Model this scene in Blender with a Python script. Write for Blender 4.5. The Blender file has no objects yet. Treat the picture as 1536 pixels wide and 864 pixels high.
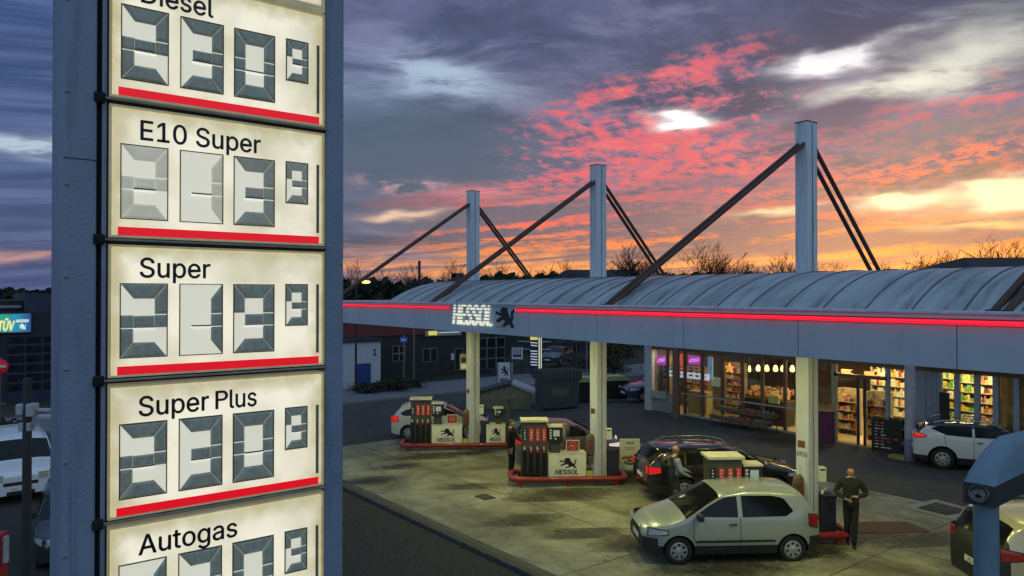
import bpy, bmesh, math, random
from mathutils import Vector, Matrix
R = math.radians
random.seed(7)
sc = bpy.context.scene
col = sc.collection
# ------------------------------------------------------------------ camera
HC = 5.73
YAW = R(37.05)
FW = Vector((-math.cos(YAW), math.sin(YAW), 0))
RT = Vector((FW.y, -FW.x, 0))
cam = bpy.data.objects.new('camera', bpy.data.cameras.new('camera'))
col.objects.link(cam)
cam.location = (0, 0, HC)
cam.rotation_euler = (R(90 + .505), 0, math.atan2(-FW.x, FW.y))
cam.data.sensor_width = 36
cam.data.lens = 36 * 1077 / 1536
cam.data.clip_start = .05
cam.data.clip_end = 6000
sc.camera = cam
sc.view_settings.view_transform = 'Standard'
sc.view_settings.look = 'None'
sc.view_settings.exposure = 0.0
sc.view_settings.gamma = 1
sc.cycles.max_bounces = 8
sc.cycles.use_denoising = True
sc.cycles.caustics_reflective = False
sc.cycles.caustics_refractive = False
sc.cycles.sample_clamp_indirect = 4

# ------------------------------------------------------------------ sky
SUN_AZ = 28.0      # degrees right of the view axis
SUN_EL = 2.0
w = bpy.data.worlds.new('World'); sc.world = w; w.use_nodes = True
nt = w.node_tree; nt.nodes.clear()
class X:
    """a value in the sky's node tree; + - * / build math nodes"""
    def __init__(s, v): s.v = v
    @staticmethod
    def op(o, *a, clamp=False):
        n = nt.nodes.new('ShaderNodeMath'); n.operation = o; n.use_clamp = clamp
        for i, q in enumerate(a):
            q = q.v if isinstance(q, X) else q
            if isinstance(q, (int, float)): n.inputs[i].default_value = q
            else: nt.links.new(q, n.inputs[i])
        return X(n.outputs[0])
    def __add__(s, o): return X.op('ADD', s, o)
    __radd__ = __add__
    def __sub__(s, o): return X.op('SUBTRACT', s, o)
    def __rsub__(s, o): return X.op('SUBTRACT', o, s)
    def __mul__(s, o): return X.op('MULTIPLY', s, o)
    __rmul__ = __mul__
    def __truediv__(s, o): return X.op('DIVIDE', s, o)
def sstep(x, a, b):
    n = nt.nodes.new('ShaderNodeMapRange'); n.interpolation_type = 'SMOOTHSTEP'
    nt.links.new(x.v, n.inputs[0]); n.inputs[1].default_value = a; n.inputs[2].default_value = b
    return X(n.outputs[0])
def comb(x, y, z=0.0):
    n = nt.nodes.new('ShaderNodeCombineXYZ')
    for i, q in enumerate((x, y, z)):
        if isinstance(q, X): nt.links.new(q.v, n.inputs[i])
        else: n.inputs[i].default_value = q
    return n.outputs[0]
def noise(vec, scale, detail=6, rough=.55, dist=0.0):
    n = nt.nodes.new('ShaderNodeTexNoise'); nt.links.new(vec, n.inputs['Vector'])
    n.inputs['Scale'].default_value = scale; n.inputs['Detail'].default_value = detail
    n.inputs['Roughness'].default_value = rough; n.inputs['Distortion'].default_value = dist
    return X(n.outputs[0])
def mixc(f, a, b):
    n = nt.nodes.new('ShaderNodeMix'); n.data_type = 'RGBA'; n.clamp_factor = True
    if isinstance(f, X): nt.links.new(f.v, n.inputs[0])
    else: n.inputs[0].default_value = f
    for i, q in ((6, a), (7, b)):
        if isinstance(q, tuple): n.inputs[i].default_value = (*q, 1)
        else: nt.links.new(q, n.inputs[i])
    return n.outputs[2]
tc = nt.nodes.new('ShaderNodeTexCoord')
sep = nt.nodes.new('ShaderNodeSeparateXYZ'); nt.links.new(tc.outputs['Generated'], sep.inputs[0])
dx, dy, dz = (X(sep.outputs[i]) for i in range(3))
df = dx * FW.x + dy * FW.y
dr = dx * RT.x + dy * RT.y
DEG = 180 / math.pi
az = X.op('ARCTAN2', dr, df) * DEG
el = X.op('ARCSINE', X.op('MINIMUM', X.op('MAXIMUM', dz, -1.0), 1.0)) * DEG
elp = X.op('MAXIMUM', el, 0.0)
den = X.op('MAXIMUM', dz, 0.0) + .10
cx, cy = dr / den, df / den                       # a flat cloud layer overhead
plane = comb(cx, cy)
wv = comb(az * .045, el * .14)
warp_a = noise(wv, 1.3, 4, .6) - .5
warp_b = noise(comb(az * .045 + 9.0, el * .14), 1.3, 4, .6) - .5
azw = az + warp_a * 13.0
elw = el + warp_b * 5.5
def pa(px, py):
    r = (px - 768) / 1077
    a = math.atan(r)
    return a * DEG, math.atan((441.5 - py) / 1077 * math.cos(a)) * DEG
def blob(px, py, wx, wy, tilt=0.0, k=1.0):
    """soft patch of cloud at a bearing and height in the sky (degrees)"""
    a, e = pa(px, py)
    p = (azw - a); q = (elw - e) - (azw - a) * tilt
    d = X.op('POWER', p / wx, 2.0) + X.op('POWER', q / wy, 2.0)
    return X.op('EXPONENT', d * -1.0) * k
n_big = noise(plane, .8, 8, .58, .5)
n_mid = noise(comb(cx * .8, cy * 1.2), 2.4, 9, .64, .6)
n_alto = noise(comb(cx * 1.0, cy * .8 - cx * .25), 12.0, 7, .62, .35)
n_band = noise(comb(az * .05, el * .34 - az * .035), 1.6, 5, .6, .3)
n_strk = noise(comb(az * .030, el * .62 - az * .05), 1.4, 6, .62, .25)
n_fine = noise(comb(az * .2, el * .5), 2.2, 6, .65, .3)
right = sstep(azw, -15.0, 6.0)
# body of the cloud
base = mixc(sstep(n_big, .40, .60), (.048, .070, .155), (.17, .185, .33))
base = mixc(sstep(n_mid, .48, .70) * .6, base, (.27, .28, .41))
base = mixc(sstep(n_mid, .46, .30) * .6, base, (.045, .060, .125))
lav = mixc(sstep(n_mid, .38, .62), (.070, .080, .155), (.25, .19, .31))
base = mixc(right * sstep(elp, 19.0, 9.0) * .75, base, lav)
base = mixc((1.0 - sstep(az, -33.0, -27.0)) * .8, base, mixc(sstep(n_strk, .4, .66), (.045, .085, .225), (.12, .18, .36)))
# pale blue rift at upper left, dark wedge beneath it
base = mixc(blob(630, 128, 6.5, 2.2, -.1, 1.25) * sstep(n_mid, .36, .62), base, (.47, .58, .72))
base = mixc(blob(545, 175, 5, 3, 0, .6), base, (.25, .33, .47))
base = mixc(blob(640, 240, 10, 3.6, -.05, 1.5), base, mixc(n_mid, (.062, .10, .175), (.12, .16, .24)))
base = mixc(blob(660, 322, 9, 1.7, 0, 1.1), base, (.12, .14, .22))
# pink altocumulus over the right half
region = X.op('MAXIMUM', blob(1010, 235, 11, 4.6, .05, 1.35), blob(1400, 255, 17, 3.6, .06, 1.3))
region = X.op('MAXIMUM', region, blob(1180, 325, 18, 2.4, .0, 1.05))
region = X.op('MAXIMUM', region, blob(1040, 125, 8, 2.4, .18, .85))
region = X.op('MAXIMUM', region, blob(1330, 185, 14, 2.6, .1, .6))
region = X.op('MAXIMUM', region, blob(1440, 235, 13, 1.7, .10, 1.5))
region = X.op('MAXIMUM', region, blob(980, 300, 10, 1.4, .02, 1.1))
pkv = n_alto + (region - .80) * .16 + (n_strk - .5) * .45 + (n_band - .5) * .75
pk = sstep(pkv, .43, .64) * sstep(region, .12, .5)
base = mixc(sstep(pkv, .34, .56) * sstep(region, .12, .6) * .6, base, (.42, .19, .29))
pinkc = mixc(sstep(elw, 12.0, 5.5) * sstep(azw, 10.0, 24.0), (.90, .17, .19), (.95, .22, .10))
pinkc = mixc(sstep(pkv, .50, .76) * .75, (.72, .16, .22), pinkc)
pinkc = mixc(sstep(n_fine, .50, .74) * .45, pinkc, (.98, .36, .31))
base = mixc(pk * .92, base, pinkc)
# long pink streak to the left
base = mixc(blob(770, 295, 5.0, .75, -.02, 1.35) * sstep(n_strk, .40, .58), base, (.92, .30, .32))
base = mixc(blob(600, 275, 4.0, .5, -.12, 1.0) * sstep(n_fine, .4, .6), base, (.62, .36, .42))
base = mixc(blob(610, 325, 2.6, .35, .0, 1.3), base, (.95, .66, .50))
# towards the sun the low sky is barred: dusky cloud and lit streaks by turns
lowm = sstep(elp + (n_band - .5) * 5.0, 9.0, 6.0) * sstep(azw, -13.0, 0.0)
base = mixc(lowm * .88, base, mixc(n_fine, (.105, .10, .165), (.23, .17, .24)))
strk = sstep(n_strk + (n_fine - .5) * .30 + (n_alto - .5) * .18, .47, .585) * lowm
stc = mixc(sstep(elp, 6.5, 3.6), (.86, .165, .17), (.92, .27, .12))
stc = mixc(sstep(elp, 3.6, 1.6), stc, (.94, .43, .19))
base = mixc(strk, base, stc)
low = X.op('EXPONENT', X.op('POWER', (elp - 2.3) / 1.0, 2.0) * -1.0) * sstep(azw, -22.0, -10.0)
base = mixc(low * sstep(n_strk, .40, .56) * .85, base, mixc(n_fine, (.90, .30, .15), (.96, .52, .22)))
base = mixc((1.0 - sstep(elp, .4, 1.7)) * sstep(az, -30.0, -20.0) * .75, base, (.27, .20, .27))
# bright holes towards the sun
def hole(f, c, m=.0): 
    global base
    base = mixc(f * (sstep(n_mid, .30, .55) * m + (1.0 - m)), base, c)
hole(blob(1278, 80, 3.4, .6, .18, 2.0), (1.05, 1.03, 1.05), .6)
hole(blob(1440, 92, 5.0, 1.7, .22, 1.0), (.74, .76, .68), 1.0)
hole(blob(1330, 130, 4.2, .9, .1, 1.1), (.90, .90, .78), 1.0)
hole(blob(1020, 186, 1.9, .5, .02, 2.4), (1.1, 1.02, 1.0))
hole(blob(1345, 302, 2.6, .8, .0, 1.9), (1.12, 1.02, .68), .2)
hole(blob(1505, 287, 2.5, 1.0, .05, 1.9), (1.12, 1.02, .66), .2)
hole(blob(1150, 312, 3.0, .35, .0, 1.0), (1.0, .80, .50), .5)
hole(blob(1470, 338, 6.5, .45, .0, .8), (.95, .70, .32), .8)
hole(blob(50, 210, 5.0, .55, -.03, 1.6), (.48, .58, .68), .8)
hole(blob(60, 396, 2.2, .28, 0, .7), (.72, .40, .34), .3)
# darker cloud in front of the glow
base = mixc(blob(1270, 178, 4.0, 1.2, .08, 1.3), base, (.115, .11, .20))
base = mixc(blob(1440, 200, 9.0, 1.2, .10, .9), base, (.19, .20, .25))
base = mixc(blob(1400, 262, 12.0, .9, .1, 1.2) * sstep(n_fine, .32, .56), base, (.17, .16, .19))
base = mixc(blob(1090, 262, 5.0, .7, .05, 1.1) * sstep(n_fine, .35, .55), base, (.18, .14, .24))
base = mixc(blob(1480, 228, 12.0, .9, .10, .95) * sstep(n_alto, .42, .58), base, (.93, .26, .17))
base = mixc(blob(1380, 18, 10.0, 1.5, .05, .9) * sstep(n_mid, .62, .40), base, (.060, .075, .155))
base = mixc(blob(800, 60, 12.0, 2.2, .05, .9) * sstep(n_mid, .60, .40), base, (.058, .078, .165))
gmm = nt.nodes.new('ShaderNodeGamma'); nt.links.new(base, gmm.inputs[0]); gmm.inputs[1].default_value = 1.14
hsn = nt.nodes.new('ShaderNodeHueSaturation'); hsn.inputs['Saturation'].default_value = 1.03; nt.links.new(gmm.outputs[0], hsn.inputs['Color']); base = hsn.outputs[0]
# the unseen half of the sky: clear blue dusk
back = sstep(X.op('ABSOLUTE', az), 60.0, 110.0)
base = mixc(back, base, mixc(sstep(elp, 0.0, 50.0), (.33, .47, .62), (.26, .41, .60)))
base = mixc(sstep(el, 32.0, 60.0), base, (.20, .32, .50))
base = mixc(sstep(el, -.4, -1.5), base, (.05, .055, .07))
nis = nt.nodes.new('ShaderNodeTexSky'); nis.sky_type = 'NISHITA'; nis.sun_disc = False
nis.sun_elevation = R(SUN_EL)
sd = FW * math.cos(R(SUN_AZ)) + RT * math.sin(R(SUN_AZ))
nis.sun_rotation = math.atan2(sd.x, sd.y)
addn = nt.nodes.new('ShaderNodeVectorMath'); addn.operation = 'SCALE'
nt.links.new(nis.outputs[0], addn.inputs[0]); addn.inputs['Scale'].default_value = .02
add2 = nt.nodes.new('ShaderNodeVectorMath'); add2.operation = 'ADD'
nt.links.new(base, add2.inputs[0]); nt.links.new(addn.outputs[0], add2.inputs[1])
bg = nt.nodes.new('ShaderNodeBackground'); nt.links.new(add2.outputs[0], bg.inputs[0]); bg.inputs[1].default_value = 1.0
wo = nt.nodes.new('ShaderNodeOutputWorld'); nt.links.new(bg.outputs[0], wo.inputs[0])
# ------------------------------------------------------------------ sun, almost down
sl = bpy.data.lights.new('sun', 'SUN'); sl.energy = .25; sl.angle = R(8); sl.color = (1, .62, .42)
so = bpy.data.objects.new('sun', sl); col.objects.link(so)
sdir = Vector((sd.x * math.cos(R(SUN_EL)), sd.y * math.cos(R(SUN_EL)), math.sin(R(SUN_EL))))
so.rotation_euler = sdir.to_track_quat('Z', 'Y').to_euler()

# ------------------------------------------------------------------ helpers
def sm(x, a, b):
    t = max(0, min(1, (x - a) / (b - a))); return t * t * (3 - 2 * t)
def gz(x, y):
    """height of the ground: the forecourt falls gently towards the road"""
    g = max(-.35, min(.2, .02 * (x + 9.3)))
    fy = 1 - sm(y, 18, 25)
    return g * (1 - (1 - fy) * sm(x, -30, -26))
def ray(px, py):
    r = (px - 768) / 1077
    return Vector((FW.x + r * RT.x, FW.y + r * RT.y, -(py - 441.5) / 1077))
def at_d(px, py, d): v = ray(px, py); return Vector((v.x * d, v.y * d, HC + v.z * d))
def at_y(px, py, y): v = ray(px, py); return at_d(px, py, y / v.y)
def at_x(px, py, x): v = ray(px, py); return at_d(px, py, x / v.x)
def at_g(px, py):
    v = ray(px, py); z = 0
    for _ in range(30):
        t = (z - HC) / v.z; z = gz(v.x * t, v.y * t)
    return Vector((v.x * t, v.y * t, z))
MATS = {}
def mat(name, c, rough=.6, metal=0.0, var=.18, scale=6.0, bump=0.0, bscale=60.0, emit=None, estr=0.0, spec=.5, coat=0.0, stain=None, smap=None):
    if name in MATS: return MATS[name]
    m = bpy.data.materials.new(name); m.use_nodes = True
    t = m.node_tree; b = t.nodes['Principled BSDF']
    b.inputs['Roughness'].default_value = rough; b.inputs['Metallic'].default_value = metal
    b.inputs['Specular IOR Level'].default_value = spec
    b.inputs['Coat Weight'].default_value = coat
    co = t.nodes.new('ShaderNodeTexCoord')
    if var > 0:
        n = t.nodes.new('ShaderNodeTexNoise'); n.inputs['Scale'].default_value = scale; n.inputs['Detail'].default_value = 7
        n.inputs['Roughness'].default_value = .62
        t.links.new(co.outputs['Object'], n.inputs['Vector'])
        r = t.nodes.new('ShaderNodeValToRGB')
        r.color_ramp.elements[0].position = .3; r.color_ramp.elements[1].position = .72
        r.color_ramp.elements[0].color = (*[q * (1 - var) for q in c], 1)
        r.color_ramp.elements[1].color = (*[min(1, q * (1 + var)) for q in c], 1)
        t.links.new(n.outputs[0], r.inputs[0])
        out = r.outputs[0]
        if stain:
            sc_, lo, hi, sc2 = stain
            n2 = t.nodes.new('ShaderNodeTexNoise'); n2.inputs['Scale'].default_value = sc2; n2.inputs['Detail'].default_value = 8
            n2.inputs['Roughness'].default_value = .65; n2.inputs['Distortion'].default_value = .6
            if smap:
                mp_ = t.nodes.new('ShaderNodeMapping'); mp_.inputs['Scale'].default_value = smap; t.links.new(co.outputs['Object'], mp_.inputs[0]); t.links.new(mp_.outputs[0], n2.inputs['Vector'])
            else: t.links.new(co.outputs['Object'], n2.inputs['Vector'])
            r2 = t.nodes.new('ShaderNodeValToRGB'); r2.color_ramp.elements[0].position = lo; r2.color_ramp.elements[1].position = hi
            t.links.new(n2.outputs[0], r2.inputs[0])
            mx = t.nodes.new('ShaderNodeMix'); mx.data_type = 'RGBA'
            t.links.new(r2.outputs[0], mx.inputs[0]); t.links.new(out, mx.inputs[6]); mx.inputs[7].default_value = (*sc_, 1)
            out = mx.outputs[2]
        t.links.new(out, b.inputs['Base Color'])
        rv = min(.12, var * .6); rr = t.nodes.new('ShaderNodeMapRange'); rr.inputs[3].default_value = max(0, rough - rv); rr.inputs[4].default_value = min(1, rough + rv)
        t.links.new(n.outputs[0], rr.inputs[0]); t.links.new(rr.outputs[0], b.inputs['Roughness'])
    else:
        b.inputs['Base Color'].default_value = (*c, 1)
    if bump:
        n3 = t.nodes.new('ShaderNodeTexNoise'); n3.inputs['Scale'].default_value = bscale; n3.inputs['Detail'].default_value = 4
        t.links.new(co.outputs['Object'], n3.inputs['Vector'])
        bp = t.nodes.new('ShaderNodeBump'); bp.inputs['Strength'].default_value = bump; bp.inputs['Distance'].default_value = .02
        t.links.new(n3.outputs[0], bp.inputs['Height']); t.links.new(bp.outputs[0], b.inputs['Normal'])
    if emit:
        b.inputs['Emission Color'].default_value = (*emit, 1); b.inputs['Emission Strength'].default_value = estr
    MATS[name] = m
    return m
def glass(name, tint=(.8, .85, .85), gloss=.12, clear=.95):
    """window glass: mostly see-through, reflecting more at a glancing angle"""
    if name in MATS: return MATS[name]
    m = bpy.data.materials.new(name); m.use_nodes = True; t = m.node_tree; t.nodes.clear()
    tr = t.nodes.new('ShaderNodeBsdfTransparent'); tr.inputs[0].default_value = (*[q * clear for q in tint], 1)
    gl = t.nodes.new('ShaderNodeBsdfGlossy'); gl.inputs['Roughness'].default_value = .03; gl.inputs[0].default_value = (.9, .9, .9, 1)
    fr = t.nodes.new('ShaderNodeFresnel'); fr.inputs[0].default_value = 1.45
    ad = t.nodes.new('ShaderNodeMath'); ad.operation = 'MULTIPLY_ADD'; ad.inputs[1].default_value = 1.0; ad.inputs[2].default_value = gloss * .3
    t.links.new(fr.outputs[0], ad.inputs[0])
    mx = t.nodes.new('ShaderNodeMixShader'); o = t.nodes.new('ShaderNodeOutputMaterial')
    t.links.new(ad.outputs[0], mx.inputs[0]); t.links.new(tr.outputs[0], mx.inputs[1]); t.links.new(gl.outputs[0], mx.inputs[2]); t.links.new(mx.outputs[0], o.inputs[0])
    MATS[name] = m
    return m

class MB:
    """collects shapes into one mesh; every face keeps the material it was added with"""
    def __init__(s): s.v = []; s.f = []; s.m = []; s.mats = []; s.smooth = []
    def mi(s, m):
        if m not in s.mats: s.mats.append(m)
        return s.mats.index(m)
    def add(s, vs, fs, m, smooth=False, M=None):
        o = len(s.v); k = s.mi(m)
        s.v += [tuple(M @ Vector(q)) if M is not None else tuple(q) for q in vs]
        for f in fs: s.f.append([i + o for i in f]); s.m.append(k); s.smooth.append(smooth)
        return s
    def box(s, a, b, m, bev=0.0, M=None):
        x0, y0, z0 = (min(p, q) for p, q in zip(a, b)); x1, y1, z1 = (max(p, q) for p, q in zip(a, b))
        if bev:
            e = min(bev, .45 * (x1 - x0), .45 * (y1 - y0), .45 * (z1 - z0))
            bm = bmesh.new(); bmesh.ops.create_cube(bm, size=1)
            for q in bm.verts: q.co = Vector(((x0 + x1) / 2 + q.co.x * (x1 - x0), (y0 + y1) / 2 + q.co.y * (y1 - y0), (z0 + z1) / 2 + q.co.z * (z1 - z0)))
            bmesh.ops.bevel(bm, geom=bm.edges[:], offset=e, segments=2, affect='EDGES', profile=.6)
            s.bm(bm, m, M=M); bm.free(); return s
        vs = [(x0, y0, z0), (x1, y0, z0), (x1, y1, z0), (x0, y1, z0), (x0, y0, z1), (x1, y0, z1), (x1, y1, z1), (x0, y1, z1)]
        return s.add(vs, [(0, 3, 2, 1), (4, 5, 6, 7), (0, 1, 5, 4), (1, 2, 6, 5), (2, 3, 7, 6), (3, 0, 4, 7)], m, M=M)
    def bm(s, bm, m, smooth=False, M=None):
        bm.verts.index_update()
        return s.add([q.co.copy() for q in bm.verts], [[q.index for q in f.verts] for f in bm.faces], m, smooth, M)
    def me(s, me, m, M=None):
        return s.add([q.co.copy() for q in me.vertices], [list(p.vertices) for p in me.polygons], m, M=M)
    def prism(s, poly, d0, d1, m, M=None):
        """outline in (a, b) pushed from d0 to d1; default axes: a -> x, b -> z, depth -> y"""
        n = len(poly)
        ar = sum(poly[i][0] * poly[(i + 1) % n][1] - poly[(i + 1) % n][0] * poly[i][1] for i in range(n))
        if ar < 0: poly = poly[::-1]
        vs = [(a, d0, b) for a, b in poly] + [(a, d1, b) for a, b in poly]
        fs = [list(range(n)), list(range(2 * n - 1, n - 1, -1))] + [[(i + 1) % n, i, i + n, (i + 1) % n + n] for i in range(n)]
        return s.add(vs, fs, m, M=M)
    def tube(s, pts, r, m, n=8, cap=True, M=None, closed=False):
        pts = [Vector(p) for p in pts]; k = len(pts); rs = r if isinstance(r, (list, tuple)) else [r] * k
        vs = []; fs = []
        for i, p in enumerate(pts):
            if closed: t = (pts[(i + 1) % k] - pts[i - 1]).normalized()
            else: t = (pts[min(i + 1, k - 1)] - pts[max(i - 1, 0)]).normalized()
            up = Vector((0, 0, 1)) if abs(t.z) < .95 else Vector((1, 0, 0))
            a = t.cross(up).normalized(); b = a.cross(t)
            for j in range(n):
                q = 2 * math.pi * j / n
                vs.append(p + (a * math.cos(q) + b * math.sin(q)) * rs[i])
        for i in range(k if closed else k - 1):
            for j in range(n):
                i2 = (i + 1) % k
                fs.append((i * n + j, i * n + (j + 1) % n, i2 * n + (j + 1) % n, i2 * n + j))
        s.add(vs, fs, m, True, M)
        if cap and not closed:
            o = len(vs)
            s.add(vs[:n], [list(range(n - 1, -1, -1))], m, M=M); s.add(vs[-n:], [list(range(n))], m, M=M)
        return s
    def lathe(s, prof, m, n=24, M=None, smooth=True):
        """profile (radius, height) turned round z"""
        vs = []; fs = []
        for r, z in prof:
            for j in range(n):
                q = 2 * math.pi * j / n; vs.append((r * math.cos(q), r * math.sin(q), z))
        for i in range(len(prof) - 1):
            for j in range(n): fs.append((i * n + j, i * n + (j + 1) % n, (i + 1) * n + (j + 1) % n, (i + 1) * n + j))
        return s.add(vs, fs, m, smooth, M)
    def build(s, name, parent=None, loc=None):
        me = bpy.data.meshes.new(name); me.from_pydata(s.v, [], s.f)
        for q in s.mats: me.materials.append(q)
        me.polygons.foreach_set('material_index', s.m); me.polygons.foreach_set('use_smooth', s.smooth); me.update()
        o = bpy.data.objects.new(name, me); col.objects.link(o)
        if parent: o.parent = parent
        if loc: o.location = loc
        return o
def tag(o, label, cat, group=None, kind=None):
    if label: o['label'] = label
    if cat: o['category'] = cat
    if group: o['group'] = group
    if kind: o['kind'] = kind
    return o
def thing(name, label, cat, loc=(0, 0, 0), rz=0.0, group=None):
    o = bpy.data.objects.new(name, None); col.objects.link(o); o.location = loc; o.rotation_euler = (0, 0, rz); o.empty_display_size = .2
    return tag(o, label, cat, group)
def copy_tree(o, parent=None):
    c = o.copy(); col.objects.link(c); c.parent = parent
    for ch in list(o.children): copy_tree(ch, c)
    return c
def struct(mb, name):
    o = mb.build(name); o['kind'] = 'structure'; return o
# text: x to the right, y up, origin at the left of the base line
FACE_X = Matrix(((0, 0, 1, 0), (1, 0, 0, 0), (0, 1, 0, 0), (0, 0, 0, 1)))     # reads on a wall that faces +X
FACE_Y = Matrix(((1, 0, 0, 0), (0, 0, -1, 0), (0, 1, 0, 0), (0, 0, 0, 1)))    # reads on a wall that faces -Y
FONT = None
try:
    import os
    FONT = bpy.data.fonts.load(os.path.join(bpy.utils.system_resource('DATAFILES'), 'fonts', 'Inter.woff2'))   # Blender's own interface typeface
except Exception:
    pass
def cap_height():
    cu = bpy.data.curves.new('t', 'FONT'); cu.body = 'H'; cu.size = 1
    if FONT: cu.font = FONT
    ob = bpy.data.objects.new('t', cu); me = bpy.data.meshes.new_from_object(ob); h = max(q.co.y for q in me.vertices)
    bpy.data.objects.remove(ob); bpy.data.curves.remove(cu); bpy.data.meshes.remove(me); return h
CAP = cap_height()
def text(st, width=None, height=None, ext=.002, shear=0.0, bold=0.0):
    cu = bpy.data.curves.new('t', 'FONT'); cu.body = st; cu.size = 1; cu.extrude = 0; cu.shear = shear; cu.offset = 0 if FONT else bold; cu.resolution_u = 4
    if FONT: cu.font = FONT
    ob = bpy.data.objects.new('t', cu)
    me = bpy.data.meshes.new_from_object(ob)
    bpy.data.objects.remove(ob); bpy.data.curves.remove(cu)
    xs = [q.co.x for q in me.vertices]; ys = [q.co.y for q in me.vertices]
    x0, x1 = min(xs), max(xs); cap = CAP
    sy = height / cap if height else None
    sx = width / (x1 - x0) if width else sy
    if not sy: sy = sx
    for q in me.vertices: q.co = Vector(((q.co.x - x0) * sx, q.co.y * sy, 0))
    bm = bmesh.new(); bm.from_mesh(me)
    bmesh.ops.remove_doubles(bm, verts=bm.verts[:], dist=1e-6)
    if ext:
        r = bmesh.ops.extrude_face_region(bm, geom=bm.faces[:])
        for q in r['geom']:
            if isinstance(q, bmesh.types.BMVert): q.co.z += ext
    if bold and FONT:                         # a heavier weight: the same letters again a hair to each side, stepped in depth
        g0_ = bm.verts[:] + bm.edges[:] + bm.faces[:]
        for k_, (ox, oy) in enumerate(((1, 0), (-1, 0), (0, 1), (0, -1))):
            d_ = bmesh.ops.duplicate(bm, geom=g0_)
            for q in d_['geom']:
                if isinstance(q, bmesh.types.BMVert): q.co += Vector((ox * bold * sx, oy * bold * sy * .8, -.00012 * (k_ + 1)))
    bm.to_mesh(me); bm.free()
    return me
def put_text(mb, st, m, M, **k):
    me = text(st, **k); mb.me(me, m, M=M); bpy.data.meshes.remove(me); return mb
LION = [(.27, .77), (.31, .84), (.37, .87), (.43, .96), (.48, .91), (.56, .92), (.62, .86), (.61, .79), (.65, .72), (.66, .64), (.73, .54), (.79, .44),
        (.84, .43), (.87, .50), (.83, .60), (.85, .70), (.92, .80), (1.0, .84), (.95, .75), (.96, .68), (.90, .66), (.90, .60), (.93, .50), (.90, .38), (.86, .34),
        (.87, .25), (.93, .17), (.97, .05), (.85, .03), (.83, .11), (.78, .18), (.72, .21), (.64, .15), (.52, .11), (.38, .04), (.33, .11), (.46, .18), (.55, .26),
        (.50, .35), (.45, .40), (.34, .35), (.21, .29), (.12, .23), (.06, .31), (.17, .40), (.29, .48), (.36, .53), (.25, .58), (.12, .58), (.02, .65), (.07, .74), (.18, .69), (.30, .67), (.36, .69), (.31, .72)]
def outline_mesh(poly, ext):
    bm = bmesh.new(); vs = [bm.verts.new((a, b, 0)) for a, b in poly]
    es = [bm.edges.new((vs[i], vs[(i + 1) % len(vs)])) for i in range(len(vs))]
    bmesh.ops.triangle_fill(bm, edges=es, use_beauty=True)
    bmesh.ops.recalc_face_normals(bm, faces=bm.faces[:])
    if bm.faces and bm.faces[:][0].normal.z < 0: bmesh.ops.reverse_faces(bm, faces=bm.faces[:])
    r = bmesh.ops.extrude_face_region(bm, geom=bm.faces[:])
    for q in r['geom']:
        if isinstance(q, bmesh.types.BMVert): q.co.z += ext
    return bm
def lion(mb, m, M, w, h, ext=.003):
    bm = outline_mesh([(a * w, b * h) for a, b in LION], ext); mb.bm(bm, m, M=M); bm.free(); return mb
TMP = bpy.data.scenes.new('workbench')
def evaluated(ob):
    TMP.collection.objects.link(ob); vl = TMP.view_layers[0]; vl.update()
    dg = vl.depsgraph
    dg.update()
    return bpy.data.meshes.new_from_object(ob.evaluated_get(dg), depsgraph=dg)
# ------------------------------------------------------------------ materials
white_paint = mat('white painted steel', (.62, .66, .72), .5, var=.10, scale=1.5, bump=.15, bscale=30, stain=((.22, .23, .22), .52, .78, 2.2), smap=(3, 3, .3))
roof_metal = mat('weathered roof sheet', (.41, .455, .47), .45, var=.16, scale=1.2, metal=.0, bump=.2, bscale=9, stain=((.11, .12, .125), .44, .74, 1.5), smap=(3.4, .30, .30))
roof_dirt = mat('roof seam', (.13, .145, .16), .7)
fascia_m = mat('blue grey fascia sheet', (.47, .55, .63), .45, var=.10, scale=.9, bump=.12, bscale=14, stain=((.37, .44, .51), .50, .85, 1.2), smap=(2.2, 2, .5))
fascia_trim = mat('pale fascia edge', (.60, .64, .74), .4)
rust = mat('brown primer rod', (.085, .038, .025), .6, var=.35, scale=4, bump=.2)
dark_metal = mat('dark metal', (.03, .032, .035), .45)
black_plastic = mat('black plastic', (.018, .018, .02), .5)
rubber = mat('tyre rubber', (.015, .015, .016), .8)
red_paint = mat('red rail paint', (.27, .020, .016), .35, var=.2, coat=.3)
cream = mat('cream sheet', (.62, .60, .48), .5, var=.12, stain=((.30, .28, .20), .6, .85, 3))
neon = mat('red neon', (.8, .02, .03), .4, var=0, emit=(1, .008, .028), estr=1.35)
sign_paint = mat('blue grey totem paint', (.24, .285, .39), .5, var=.12, scale=1.3, bump=.25, bscale=45, stain=((.10, .12, .17), .50, .80, 2.4), smap=(3, 3, .3))
conc = None
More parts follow.
